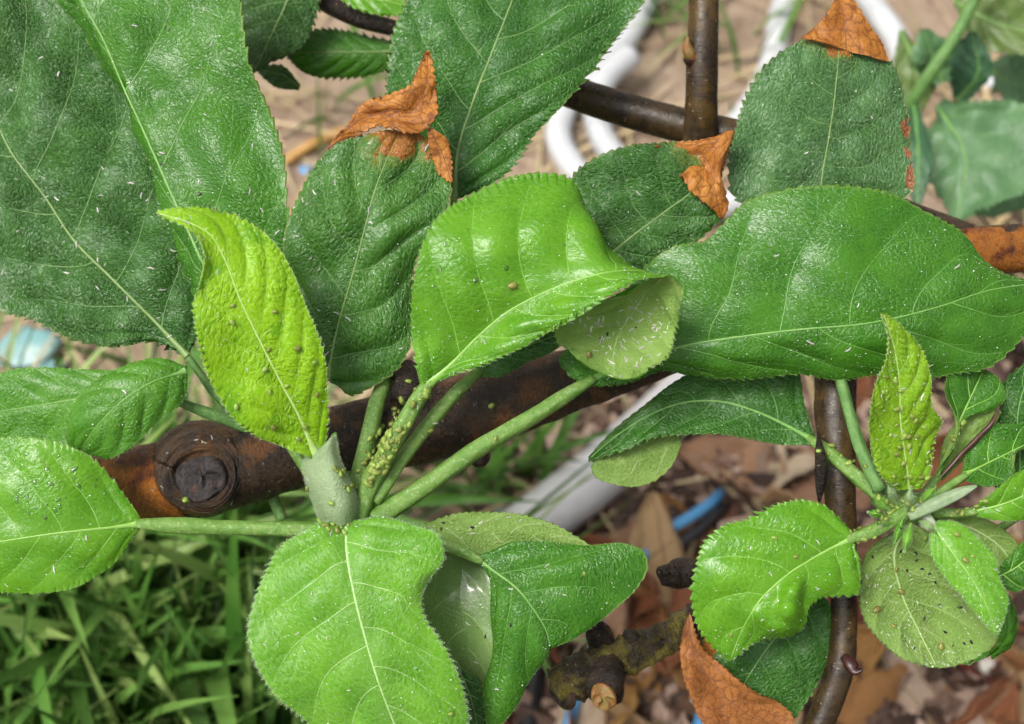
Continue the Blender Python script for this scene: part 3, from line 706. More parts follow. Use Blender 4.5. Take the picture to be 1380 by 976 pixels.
# ---- hoses and pipes lying on the ground
M_PVC = simple_mat('white_plastic', (0.44, 0.45, 0.46), (0.50, 0.51, 0.52), 0.02, 0.35, c3=(0.55, 0.52, 0.47), s3=0.05, lo3=0.62)
M_PVCG = simple_mat('grey_white_plastic', (0.50, 0.49, 0.49), (0.58, 0.57, 0.57), 0.02, 0.45, c3=(0.42, 0.38, 0.34), s3=0.04, lo3=0.6)
M_BLUE = simple_mat('blue_plastic', (0.07, 0.26, 0.52), (0.10, 0.33, 0.60), 0.02, 0.3)
M_BLACK = simple_mat('black_plastic', (0.012, 0.012, 0.014), (0.02, 0.02, 0.022), 0.02, 0.4)
M_TEAL = simple_mat('teal_plastic', (0.16, 0.33, 0.33), (0.24, 0.40, 0.39), 0.04, 0.4, c3=(0.45, 0.55, 0.52), s3=0.06, lo3=0.55)
def ground_hose(name, pts, rad, mat, label, cat, ns=18, n=90):
    P = np.array([GP(p[0], p[1], float(gh(*on_ground(p[0], p[1])[:2])) + rad + (p[2] if len(p) > 2 else 0)) for p in pts])
    S = spl(P, np.linspace(0, 1, n)); V, F, uv = sweep(S, rad, ns)
    o0 = S[0] * [1, 1, 0]
    o = put(name, V, F, mat, loc=o0, uv=uv); return tag(o, label, cat)
ground_hose('garden_hose', [(900, -70), (868, 10), (838, 62), (800, 105), (765, 140), (752, 180), (772, 225), (812, 262), (870, 285), (960, 280), (1090, 230), (1190, 170), (1222, 110), (1212, 62), (1178, 10), (1130, -60)], 0.0072, M_PVC,
            'white garden hose looping over the bare soil behind the branch', 'hose')
ground_hose('garden_hose', [(850, 75, 0.014), (815, 108, .01), (802, 140, .006), (808, 175), (830, 212), (868, 238), (930, 228), (1000, 160), (1042, 80), (1052, 20), (1078, -60)], 0.0070, M_PVC,
            'white garden hose, inner loop beside the upright twig', 'hose')
ground_hose('drain_pipe', [(640, 775), (720, 708), (800, 645), (880, 575), (960, 500)], 0.0132, M_PVCG, 'thick greyish white pipe lying on soil under the branch', 'pipe')
ground_hose('irrigation_tube', [(972, 664, .0), (955, 680, .012), (930, 697, .016), (895, 718, .016), (855, 765, .012), (825, 822, .010), (795, 890, .012), (770, 962, .014), (755, 1020, .01)], 0.0025, M_BLUE, 'blue irrigation tube running past the mossy cut twig', 'tube')
ground_hose('irrigation_tube', [(1010, 800, .012), (985, 870, .014), (958, 940, .016), (940, 1000, .014)], 0.0040, M_BLUE, 'short blue tube showing below the brown leaf edge', 'tube')
ground_hose('irrigation_tube', [(760, 800), (735, 860), (718, 930), (708, 1010)], 0.0050, M_BLACK, 'black irrigation tube below the folded leaf', 'tube')
ground_hose('irrigation_tube', [(985, 680, .0), (962, 695, .010), (945, 712, .013), (912, 736, .012), (878, 775, .008), (852, 822, .006)], 0.0027, M_BLACK, 'black irrigation tube beside the blue one', 'tube')

# ---- dry leaves on the ground
def dry_mats():
    out = []
    for nm, a, b in (('tan', (0.46, 0.26, 0.13), (0.58, 0.37, 0.21)), ('orange', (0.36, 0.15, 0.05), (0.46, 0.22, 0.08)),
                     ('pale', (0.56, 0.40, 0.28), (0.66, 0.51, 0.38)), ('brown', (0.20, 0.09, 0.045), (0.28, 0.14, 0.075)), ('red', (0.22, 0.055, 0.03), (0.30, 0.09, 0.045))):
        out.append(simple_mat('dry_leaf_' + nm, a, b, 0.06, 0.5, bump=0.0005, bscale=0.5, c3=tuple(x * 0.45 for x in a), s3=0.12, lo3=0.60, trans=0.15, objrand=0.15))
    return out
DRY = dry_mats(); M_DRYV = simple_mat('dry_vein', (0.20, 0.10, 0.05), (0.30, 0.17, 0.09), 0.2, 0.6)
def dry_mesh(seed, mat):
    nu, nv = 26, 15; u = np.linspace(0, 1, nu); s = np.linspace(-1, 1, nv); uu, ss = np.meshgrid(u, s, indexing='ij')
    r = np.random.RandomState(seed); wd = r.uniform(0.24, 0.36)
    hw = wd * np.sin(math.pi * np.clip(uu, 0.01, 0.99) ** 0.85) ** 0.75 * (1 + 0.06 * snoise(uu * 30, ss * 2, seed))
    roll = r.uniform(-2.2, 2.2); c1 = r.uniform(-1.6, 1.6); ang = ss * roll * 0.8; 
    xx = hw * np.where(abs(roll) > .05, np.sin(ang) / (roll * 0.8), ss); zz = hw * (1 - np.cos(ang)) / (roll * .8) * 1.0
    th = (uu - 0.5) * c1; yy = np.sin(th) / c1 - zz * 0; z2 = zz + (1 - np.cos(th)) / c1
    z2 = z2 + 0.035 * snoise(uu * 7, ss * 2.5, seed + 2) + 0.012 * snoise(uu * 25, ss * 9, seed + 3)
    P = np.stack([xx, yy, z2], -1)
    du = np.gradient(P, axis=0); dv = np.gradient(P, axis=1); n = norm(np.cross(du, dv)); h = 0.006
    A = (P + n * h).reshape(-1, 3); B = (P - n * h).reshape(-1, 3); k = nu * nv
    a = np.concatenate([np.arange(nv - 1), np.arange(nu - 1) * nv + nv - 1, (nu - 1) * nv + np.arange(nv - 1, 0, -1), np.arange(nu - 1, 0, -1) * nv]); b = np.roll(a, -1)
    f = gridfaces(nu, nv); F = np.concatenate([f[:, ::-1], f + k, np.stack([a, b, b + k, a + k], 1)])
    V, Fv, U = join([sweep(P[:, nv // 2] + n[:, nv // 2] * sg * h, np.linspace(0.012, 0.004, nu), 6) for sg in (1, -1)])
    return A, B, F, (V, Fv)
def mesh_only(name, V, F, mat):
    o = put(name, V, F, mat); me = o.data; bpy.data.objects.remove(o); return me
DRYM = []
for i in range(15):
    A, B, F, (V, Fv) = dry_mesh(300 + i, None)
    DRYM.append((mesh_only('dry_leaf', np.vstack([A, B]), F, DRY[i % 5]), mesh_only('dry_midrib', V, Fv, M_DRYV), i % 5, float(min(A[:, 2].min(), B[:, 2].min()))))
def dry_leaf(px, py, size, ang, kind, var, tilt=(0.0, 0.0), label=None, group=None, lift=0.0):
    me, mv, _, zmin = DRYM[(kind + 5 * var) % 15]
    o = bpy.data.objects.new('dry_leaf', me); COL.objects.link(o)
    o.location = on_ground(px, py, 0.002 + lift + 0.35 * size * abs(zmin)); o.rotation_euler = (tilt[0], tilt[1], ang); o.scale = (size, size, size)
    c = bpy.data.objects.new('midrib', mv); COL.objects.link(c); c.parent = o
    tag(o, label, 'dry leaf', group); return o
for a in [
    (893, 778, 0.062, 0.3, 0, 0, (.3, .5), 'long tan dry leaf curled upright beyond the mossy twig', None, .012),
    (985, 640, 0.060, 1.2, 0, 1, (.2, .1), 'tan dry leaf left of the upright stem, under the folded green leaf'),
    (1062, 632, 0.052, 2.4, 2, 0, (.1, .3), 'pale dry leaf touching the upright stem on the ground'),
    (895, 925, 0.072, 0.9, 1, 0, (.2, -.2), 'large orange brown dry leaf below the mossy cut twig'),
    (1235, 925, 0.066, 0.6, 2, 1, (.2, .2), 'pale tan dry leaf below the pale leaf underside'),
    (1318, 955, 0.060, 2.2, 0, 2, (-.2, .2), 'tan dry leaf in the lower right corner'),
    (1362, 890, 0.058, 1.0, 1, 1, (.1, .4), 'rusty dry leaf at the right edge beside the rolled green leaf'),
    (1366, 715, 0.054, 0.4, 2, 2, (.3, -.2), 'pinkish pale dry leaf at the right edge behind the young rosette'),
    (1185, 860, 0.050, 1.9, 3, 0, (.2, .1), 'brown dry leaf right of the forked stem'),
    (1170, 560, 0.046, 0.2, 1, 2, (.4, .2), 'orange dry leaf glimpsed between stem and lime leaf'),
    (218, 890, 0.034, 0.2, 0, 1, (.8, .3), 'small brown dry leaf caught in the lawn grass'),
    (690, 950, 0.075, 0.15, 4, 0, (.2, .9), 'dark red dry leaf on edge beside the folded leaf'),
    (745, 930, 0.070, 0.2, 4, 1, (.1, -.8), 'reddish brown dry leaf beside the black tube'),
    (920, 735, 0.050, 0.5, 1, 1, (.3, .2), 'orange tan dry leaf beside the blue tube'),
    (1010, 700, 0.045, 2.0, 3, 1, (.2, .2), 'dark brown dry leaf behind the serrated young leaf'),
    (100, 660, 0.036, 1.0, 4, 2, (.3, .2), 'small reddish dry leaf on the soil at the left edge'),
]: dry_leaf(*a)
rr = random.Random(11); cnt = 0
DRYN = ['tan', 'orange brown', 'pale', 'dark brown', 'reddish']
SPOTS = [(1135, 700, 'beside the upright stem'), (1240, 940, 'under the pale leaf underside'), (920, 700, 'near the blue tube'), (850, 900, 'round the mossy cut twig'), (1350, 930, 'in the lower right corner'),
         (1000, 620, 'beneath the dark folded leaf'), (1360, 700, 'at the right edge behind the rosette'), (1040, 800, 'behind the serrated leaf')]
while cnt < 38:
    px = rr.uniform(800, 1460); py = rr.uniform(570, 1030)
    if px < 900 and py < 680: continue
    kd = rr.choice([0, 0, 1, 1, 2, 3, 3, 4]); w_ = min(SPOTS, key=lambda q: (q[0] - px) ** 2 + (q[1] - py) ** 2)[2]
    dry_leaf(px, py, rr.uniform(0.045, 0.08), rr.uniform(0, 6.28), kd, rr.randrange(3), (rr.gauss(0, .55), rr.gauss(0, .55)),
             DRYN[kd] + ' dry litter leaf ' + w_, DRYN[kd] + ' litter leaves ' + w_, lift=rr.uniform(-0.002, 0.010)); cnt += 1

ORD = {2: ['left one', 'right one'], 3: ['leftmost', 'middle one', 'rightmost'], 4: ['leftmost', 'second from left', 'third from left', 'rightmost'], 5: ['leftmost', 'second from left', 'middle one', 'fourth from left', 'rightmost']}
by = {}
for o in COL.objects:
    if o.get('category') == 'dry leaf' and o.get('group'): by.setdefault(o['label'], []).append(o)
for lb, obs in by.items():
    if len(obs) in ORD:
        for q, o in zip(ORD[len(obs)], sorted(obs, key=lambda o: o.location.x)): o['label'] = lb + ', ' + q

# ---- small litter
def pebble(px, py, r, mat, label, cat, group=None, seed=0, z=0.0, name='pebble', flat=0.5):
    n1, n2_ = 14, 9; th = np.linspace(0, 2 * math.pi, n1, endpoint=False); ph = np.linspace(0.12, math.pi - 0.12, n2_)
    t, p = np.meshgrid(th, ph); x = np.sin(p) * np.cos(t); y = np.sin(p) * np.sin(t); zz = np.cos(p)
    k = 1 + (0.13 if flat > .3 else 0.3) * snoise(x * 2 + zz, y * 2 - zz, seed)
    c = on_ground(px, py, r * 0.45 + z); V = np.stack([x * k * 1.15, y * k, zz * k * flat], -1).reshape(-1, 3) * r + c
    i, j = np.meshgrid(np.arange(n2_ - 1), np.arange(n1), indexing='ij'); a = (i * n1 + j).ravel(); b = (i * n1 + (j + 1) % n1).ravel()
    F = [np.stack([a, b, b + n1, a + n1], 1)]; q = len(V); V = np.vstack([V, c + [0, 0, .99 * flat * r], c - [0, 0, .99 * flat * r]]); j = np.arange(n1); e = (n2_ - 1) * n1
    F.append(np.concatenate([np.stack([(j + 1) % n1, j, np.full(n1, q)], 1), np.stack([e + j, e + (j + 1) % n1, np.full(n1, q + 1)], 1)]))
    return tag(put(name, V, F, mat, loc=c), label, cat, group)
M_PEB = simple_mat('pebble_white', (0.62, 0.58, 0.48), (0.70, 0.66, 0.58), 0.2, 0.5, bump=0.0003, bscale=0.8)
for i, (px, py, r) in enumerate([(922, 922, .0038), (938, 946, .0034), (928, 930, .003), (1322, 905, .004)]):
    pebble(px, py, r, M_PEB, ['upper cream pebble below the brown leaf edge', 'lower cream pebble below the brown leaf edge', 'cream pebble between the two others below the brown leaf edge', 'cream pebble in the litter near the lower right corner'][i], 'pebble', seed=i, z=.006)
for i, (px, py, r, lb) in enumerate([(45, 470, .0115, 'pale teal plastic scrap on the soil at the left edge'), (75, 505, .008, 'smaller pale teal scrap below the big dark leaf'), (20, 815, .012, 'pale teal scrap under the drop covered leaf'),
                                     (413, 232, .0032, 'small blue scrap above the burnt leaf tip'), (672, 694, .006, 'small teal scrap at the end of the white pipe'), (220, 560, .009, 'pale teal scrap seen between leaf and branch'),
                                     (1335, 112, .009, 'white plastic scrap behind the blurred leaves')]):
    pebble(px, py, r, M_PVC if i == 6 else (M_BLUE if i == 3 else M_TEAL), lb, 'scrap', seed=40 + i, z=0.001, name='plastic_scrap', flat=0.14)
M_STEMO = simple_mat('orange_stem', (0.42, 0.22, 0.06), (0.5, 0.3, 0.1), 0.1, 0.5)
ground_hose('dry_twig', [(385, 218), (415, 198), (450, 182), (480, 176)], 0.0028, M_STEMO, 'orange dry stem on the soil beside the burnt leaf tip', 'twig', ns=10, n=20)
ground_hose('dry_twig', [(160, 935), (200, 918), (225, 905)], 0.0016, M_STEMO, 'thin dry stem in the lawn grass', 'twig', ns=8, n=12)

# ================================================================== THE APPLE TREE: each branch with its leaves
def Wp(x, y, t): return W(np.array([x, y, t], float))

# ---- blurred shrub behind, upper right
M_BGL = leaf_mat('far_leaf', (0.060, 0.15, 0.055), (0.10, 0.21, 0.085), (0.14, 0.25, 0.12), rough=0.42, wrinkle=0.8, trans=0.2, cell=0.4)
M_BGD = leaf_mat('far_leaf_dark', (0.022, 0.075, 0.035), (0.04, 0.115, 0.05), (0.08, 0.16, 0.08), rough=0.4, wrinkle=0.8, trans=0.15, cell=0.4)
M_BGO = leaf_mat('far_leaf_olive', (0.06, 0.11, 0.02), (0.10, 0.16, 0.03), (0.15, 0.2, 0.06), rough=0.4, wrinkle=0.8, trans=0.2, cell=0.4)
shrub = thing('shrub', Wp(1180, 330, -230), 'blurred green shrub with pale stem behind the burnt leaf, upper right', 'shrub')
tube(shrub, 'stem', [(1330, -40, -150, 8), (1290, 45, -155, 8.5), (1250, 105, -160, 9), (1222, 150, -170, 9.5), (1195, 240, -200, 10), (1180, 330, -240, 10), (1170, 400, -290, 10), (1162, 445, -338, 10)], M_PETD, n=40)
def bg(mid, L, R, m, seed, **k):
    return leaf(shrub, mid=mid, L=L, R=R, mats=(m, M_UND), seed=seed, teeth=(14, 3), nveins=5, dens=0.6, vmat=M_VMID, quilt=0.8, wav=1.5, midrib=0.6, **k)
bg([(1232, 140, -165), (1238, 210, -150), (1236, 282, -145)], [(1228, 140), (1222, 210), (1232, 284)], [(1236, 140), (1256, 200), (1240, 284)], M_BGD, 1)
bg([(1262, 140, -175), (1300, 205, -165), (1290, 300, -160)], [(1258, 142), (1244, 215), (1285, 305)], [(1270, 136), (1395, 150), (1400, 230), (1330, 290), (1292, 305)], M_BGL, 2, lift=(-6, 8))
bg([(1270, 110, -185), (1258, 80, -180), (1245, 40, -175)], [(1262, 115), (1228, 85), (1240, 38)], [(1280, 110), (1290, 70), (1250, 38)], M_BGL, 3)
bg([(1290, 135, -180), (1318, 100, -170), (1310, 45, -165)], [(1284, 130), (1282, 80), (1305, 42)], [(1300, 140), (1338, 95), (1315, 42)], M_BGD, 4)
bg([(1285, 0, -175), (1340, 30, -170), (1420, 50, -165)], [(1284, -6), (1340, -25), (1430, 20)], [(1288, 8), (1310, 55), (1370, 75), (1430, 70)], M_BGO, 5)
bg([(1330, 90, -210), (1360, 110, -200), (1400, 120, -200)], [(1330, 85), (1360, 68), (1400, 80)], [(1332, 98), (1360, 140), (1400, 150)], M_BGL, 6)
bg([(1262, 230, -205), (1320, 240, -200), (1400, 220, -195)], [(1262, 225), (1320, 190), (1400, 170)], [(1264, 240), (1320, 290), (1390, 280)], M_BGL, 7)
bg([(1215, 40, -200), (1235, 100, -195), (1225, 170, -190)], [(1212, 40), (1205, 100), (1222, 172)], [(1220, 40), (1262, 105), (1230, 172)], M_BGO, 8)

# ---- dark twig at the top with its small leaves
tw = thing('apple_twig', Wp(430, -10, -52), 'thin dark twig with small green leaves at the top behind the big leaves', 'twig')
tube(tw, 'twig', [(400, -22, -52, 13), (430, -2, -52, 13), (480, 24, -52, 12), (530, 38, -52, 11), (600, 60, -54, 10), (700, 110, -56, 10)], M_BRKD, ns=18, rough=0.03, seed=3)
leaf(tw, mid=[(410, -70, -46), (385, 5, -44), (362, 55, -44), (342, 98, -46)], L=[(400, -70), (320, -30), (295, 30), (318, 75), (341, 99)], R=[(420, -70), (432, -20), (426, 25), (402, 66), (365, 84), (343, 99)],
     mats=(M_WRK, M_UND), seed=5, lift=(-3, -2), vmat=M_VOLD, label='dark green leaf hanging beneath the thin twig')
leaf(tw, mid=[(560, 68, -56), (500, 70, -55), (440, 70, -54), (384, 72, -55)], L=[(560, 64), (500, 46), (440, 39), (405, 50), (384, 71)], R=[(560, 74), (515, 95), (460, 107), (415, 98), (384, 73)],
     mats=(M_MID, M_UND), seed=6, lift=(-3, -3), vmat=M_VOLD, label='small green leaf pointing left under the thin twig')
leaf(tw, mid=[(404, 118, -60), (385, 104, -60), (345, 92, -60)], L=[(402, 122), (372, 118), (344, 94)], R=[(405, 114), (380, 88), (346, 90)], mats=(M_OLD, M_UND), seed=7, teeth=(9, 2), nveins=4, vmat=M_VOLD, dens=.7)
leaf(tw, mid=[(440, -40, -50), (490, -10, -48), (545, 8, -48)], L=[(440, -45), (500, -50), (546, 4)], R=[(440, -34), (470, 8), (505, 20), (546, 22)], mats=(M_YNG, M_UND), seed=8, nveins=5, vmat=M_VYNG, dens=.7, label='bright green leaf above the thin twig')

# ---- smooth bare branch with an upright twig
br2 = thing('apple_branch', Wp(1010, 195, -48), 'smooth olive brown branch with upright twig, behind the burnt leaves', 'branch')
tube(br2, 'branch', [(700, 92, -46, 21), (765, 122, -44, 22), (850, 150, -42, 23), (930, 172, -40, 24), (1010, 192, -39, 25), (1100, 240, -38, 27), (1200, 290, -34, 28), (1300, 330, -28, 30)], M_BRKT, ns=28, rough=0.012, seed=8)
tube(br2, 'upright_twig', [(949, -40, -26, 20), (948, 30, -27, 20.5), (946, 90, -29, 21.5), (945, 150, -33, 22.5), (944, 200, -38, 25)], M_BRKT, ns=28, rough=0.012, seed=9)
b = tube(br2, 'bud', [(938, 82, -28, 9), (930, 74, -26, 9), (926, 62, -25, 6.5), (927, 50, -24, 2)], M_PITH, ns=12, n=16, rough=0.06, seed=2, label='pale green and red bud on the upright twig')
tube(br2, 'bud_base', [(940, 92, -29, 9), (932, 80, -27, 9.5), (926, 76, -26, 7)], M_BUD, ns=12, n=10, rough=0.1, seed=4)

# ================================================================== MAIN BRANCH
root = thing('apple_branch', Wp(140, 650, -14), 'thick wet brown apple branch with round pruning scar and rosette of leaves', 'branch')
tube(root, 'branch', [(96, 655, -16, 34), (140, 655, -15, 40), (190, 650, -14, 45), (250, 645, -13, 52), (300, 636, -13, 53), (360, 620, -14, 50), (450, 598, -15, 50), (530, 580, -16, 52), (600, 564, -17, 53),
                      (680, 540, -18, 50), (760, 515, -20, 43), (850, 490, -22, 36), (940, 455, -24, 33), (1100, 405, -26, 33), (1250, 355, -27, 32), (1300, 340, -27, 31), (1420, 330, -28, 31)], M_BRK, ns=40, n=260, rough=0.028, seed=12)
# the warm coloured bark sleeve at the left end
tube(root, 'bark_patch', [(98, 655, -16, 37), (140, 655, -15, 44), (190, 650, -14, 49.5), (225, 647, -13.4, 54.5), (250, 645, -13, 56)], M_BRKW, ns=40, n=60, rough=0.012, seed=13, label='orange brown wet bark left of the scar')
tube(root, 'bark_patch', [(1270, 350, -26.5, 32), (1300, 340, -26.5, 32.5), (1350, 337, -27, 33), (1425, 330, -27.5, 33)], M_BRKW, ns=30, n=30, rough=0.03, seed=14, label='rust brown bark at the right edge')
kc = Wp(272, 641, -3.0); kax = norm(CAMP - kc) + np.array([-0.06, -0.12, 0.0])
k = lathe(root, 'scar_collar', kc, kax, [(12.4, -9), (11.6, -5), (10.6, -2.4), (9.9, -0.6), (9.4, 0.2), (9.1, -.2), (8.8, .5), (8.4, 1.0), (8.15, .5), (7.9, 1.2), (7.4, 1.7), (7.0, 1.2), (6.7, 1.7), (6.2, 1.5), (5.8, 0.8), (5.2, 0.4), (0.5, 0.3)], M_BRKC, ns=80, rough=0.035, seed=3, label='ringed dark collar round the pruning cut')
lathe(k, 'cut_face', kc, kax, [(5.9, -.6), (5.7, .6), (5.3, 1.2), (4.8, 1.45), (4.2, 1.1), (3.6, 1.45), (2.9, 1.1), (2.2, 1.3), (1.4, .8), (.8, 1.0), (0.2, .7)], M_CUT, ns=60, rough=0.07, seed=6, label='blackened cracked wood of the cut')
tube(root, 'spur_stub', [(545, 500, -12, 22), (548, 520, -8, 24), (545, 535, -4, 21)], M_BRKD, ns=20, n=18, rough=0.12, seed=5, label='dark knobby stub above the branch')
tube(root, 'bark_wart', [(640, 600, -16, 16), (646, 615, -14, 14), (646, 627, -13, 9)], M_BRKD, ns=14, n=14, rough=0.16, seed=6)
tube(root, 'bark_wart', [(350, 655, -10, 12), (384, 640, -8, 7), (388, 612, -8, 4)], M_BRKC, ns=10, n=14, rough=0.1, seed=7)
tube(root, 'shoot_stub', [(470, 640, -14, 22), (468, 665, -8, 22), (466, 690, 0, 20), (468, 708, 4, 15)], M_PETD, ns=20, rough=0.06, seed=8, label='short green shoot the leaf stalks spring from')

leaf(root, mid=[(252, 480, -8), (205, 430, -9), (150, 375, -10), (100, 325, -11), (60, 265, -12), (12, 200, -13), (-12, 150, -14), (-45, 70, -16), (-85, -30, -20)],
     L=[(250, 482), (200, 462), (140, 466), (85, 455), (40, 432), (0, 418), (-50, 380), (-100, 290), (-130, 180), (-130, 70), (-88, -30)],
     R=[(256, 476), (285, 420), (300, 330), (290, 230), (250, 120), (190, 20), (110, -60), (10, -90), (-82, -34)], lift=(-3, -5), mats=(M_WRK, M_UND), seed=11, teeth=(15, 4), nveins=7, quilt=0.75, wav=0.9, vmat=M_VOLD, midrib=.46,
     vrad=.12, petiole=[(254, 482, -8, 6), (290, 530, -10, 7), (350, 585, -12, 8)], pmat=M_PETD, label='large dark wrinkled leaf at the left edge', specks=60)
leaf(root, mid=[(335, 480, -3), (290, 390, -3), (238, 277, -3.2), (215, 225, -4), (195, 180, -5), (165, 115, -6), (140, 55, -7), (112, 5, -8), (80, -70, -11), (60, -120, -13)],
     L=[(330, 482), (280, 430), (250, 375), (232, 310), (206, 235), (193, 200), (174, 157), (160, 127), (143, 93), (117, 53), (87, 17), (58, -40), (57, -120)],
     R=[(345, 478), (380, 430), (389, 340), (385, 260), (378, 200), (362, 150), (345, 110), (333, 60), (324, 0), (290, -80), (180, -130), (62, -122)], lift=(-9, 2.5), mats=(M_MID, M_UND), seed=12, teeth=(22, 3), nveins=6,
     quilt=0.55, wav=0.7, vmat=M_VMID, midrib=.5, vrad=.13, slant=.2, petiole=[(335, 478, -3, 8), (370, 560, -4, 9), (425, 650, -2, 10), (455, 700, 2, 11)], label='big mid green leaf, upper left, folded along its midrib', specks=300)
leaf(root, mid=[(612, 268, -13), (618, 200, -13), (640, 130, -13), (665, 65, -14), (690, 0, -16), (720, -90, -20), (740, -150, -23)],
     L=[(606, 264), (570, 215), (540, 165), (521, 125), (522, 80), (536, 30), (550, -10), (600, -100), (738, -152)],
     R=[(618, 268), (655, 252), (692, 224), (722, 180), (765, 134), (800, 95), (832, 50), (868, 0), (880, -60), (850, -120), (742, -152)], lift=(-3, -1.5), mats=(M_OLD, M_UND), seed=13, teeth=(12, 5), nveins=7, quilt=.8, wav=.9,
     vmat=M_VOLD, midrib=.42, vrad=.13, slant=.26, petiole=[(612, 268, -13, 7), (606, 370, -17, 8), (585, 470, -15, 9), (560, 560, -9, 10)], label='dark scarred leaf rising out of the top centre', specks=70)
d = leaf(root, mid=[(440, 512, -3), (455, 440, 0), (475, 370, 2), (492, 305, 3), (507, 250, 3), (523, 210, 2), (540, 178, 0)],
     L=[(436, 514), (405, 495), (388, 440), (382, 385), (386, 330), (396, 272), (420, 226), (445, 200), (480, 184), (540, 177)],
     R=[(446, 520), (470, 533), (500, 522), (533, 500), (554, 462), (558, 400), (562, 350), (576, 312), (602, 280), (609, 246), (596, 206), (570, 183), (542, 177)], lift=(-3, -4), mats=(M_MID2, M_UND), seed=14, teeth=(14, 2.5), nveins=6,
     quilt=1.0, wav=.8, vmat=M_VOLD, midrib=.32, vrad=.1, petiole=[(445, 500, -4, 9), (500, 480, -8, 11), (517, 505, -8, 12), (507, 545, -5, 12.5), (494, 600, -2, 13), (482, 650, 2, 14), (474, 695, 4, 14)], label='green leaf with a burnt orange tip, left of centre', specks=60)
leaf(d, mid=[(446, 200, -1.5), (482, 163, -.2), (522, 150, 1.6), (560, 148, 1.8), (574, 118, 2.6), (576, 70, 1)], L=[(444, 202), (482, 183), (520, 174), (548, 184), (578, 168), (589, 122), (578, 70)], R=[(447, 197), (470, 166), (488, 141), (523, 126), (553, 120), (561, 95), (575, 70)],
     name='dead_tip', mats=(M_DEAD, M_DEAD2), seed=15, teeth=(9, 2.5), nveins=5, quilt=.5, wav=1.0, crumple=1.3, vmat=M_VDRK, midrib=.12, vrad=.05, dens=.8, label='crisp orange brown burnt tip, curled')
leaf(d, mid=[(578, 174, .5), (592, 200, .5), (600, 222, 0), (610, 246, -.6)], L=[(576, 176), (580, 205), (592, 234), (609, 247)], R=[(582, 172), (600, 184), (607, 212), (611, 246)],
     name='dead_edge', mats=(M_DEAD, M_DEAD2), seed=16, teeth=(8, 2.5), nveins=3, quilt=.3, wav=.5, crumple=.5, vmat=M_VDRK, midrib=.08, vrad=.04, dens=.8)
hl = leaf(root, mid=[(812, 352, -13), (850, 320, -11), (895, 286, -10), (930, 260, -9), (958, 228, -9), (985, 186, -9)], L=[(806, 350), (785, 295), (770, 240), (800, 215), (840, 200), (885, 196), (935, 190), (985, 182)],
     R=[(816, 356), (860, 366), (905, 348), (945, 318), (975, 288), (972, 245), (985, 188)], lift=(-2, -2), mats=(M_WRKH, M_UND), seed=17, teeth=(11, 4), nveins=6, quilt=.7, wav=.8, vmat=M_VOLD, midrib=.28, vrad=.08,
     petiole=[(812, 352, -13, 7), (800, 430, -18, 8), (770, 505, -14, 9)], label='dark wrinkled leaf with rusty burnt tip, right of centre', specks=50)
leaf(hl, mid=[(880, 198, -9.6), (920, 206, -8.6), (952, 215, -8.2), (962, 250, -8.6), (972, 292, -9.6)], L=[(880, 200), (903, 221), (932, 256), (955, 276), (970, 293)], R=[(882, 197), (932, 194), (988, 176), (971, 232), (983, 274), (974, 292)],
     name='dead_tip', mats=(M_DEAD, M_DEAD2), seed=18, teeth=(12, 2.5), nveins=4, quilt=.5, wav=1.0, crumple=1.2, vmat=M_VDRK, midrib=.1, vrad=.05, dens=.8, label='rust coloured burnt tip')
leaf(root, mid=[(785, 517, -1), (830, 496, -3), (880, 478, -3), (935, 464, -2), (990, 455, 0), (1070, 445, 1), (1180, 434, 2), (1270, 412, 1), (1330, 392, -2), (1412, 380, -7)],
     L=[(780, 512), (754, 492), (800, 440), (850, 380), (880, 350), (910, 332), (950, 325), (983, 292), (1005, 272), (1050, 258), (1105, 253), (1160, 255), (1205, 263), (1250, 285), (1297, 314), (1325, 352), (1375, 374), (1412, 378)],
     R=[(790, 520), (850, 510), (892, 497), (930, 504), (985, 512), (1030, 509), (1080, 506), (1130, 511), (1180, 508), (1250, 512), (1290, 506), (1325, 498), (1360, 474), (1390, 440), (1413, 384)], lift=(-5, -6), power=1.6,
     mats=(M_MID, M_UND), seed=19, teeth=(13, 3), nveins=7, quilt=.55, wav=.7, vmat=M_VMID, midrib=.42, vrad=.12, slant=.2,
     petiole=[(800, 510, -2, 9), (770, 528, 0, 11), (720, 560, 2, 12), (640, 607, 4, 13), (570, 658, 5, 14), (505, 700, 5, 15)], label='long glossy green leaf stretching to the right edge', specks=320)
leaf(root, mid=[(645, 497, 2), (680, 478, 3), (720, 462, 3), (765, 448, 2)], L=[(640, 492), (680, 455), (720, 440), (765, 445)], R=[(642, 508), (670, 508), (710, 486), (750, 468), (766, 450)], mats=(M_OLD, M_UND), seed=20, lift=(2, -2), teeth=(9, 2), nveins=5, dens=.7,
     vmat=M_VOLD, midrib=.3, petiole=[(648, 496, 2, 8), (612, 532, 3, 10), (575, 575, 4, 10.5), (540, 622, 4, 10.5), (505, 675, 5, 12)], label='dark folded leaf in shade under the curled young leaf')
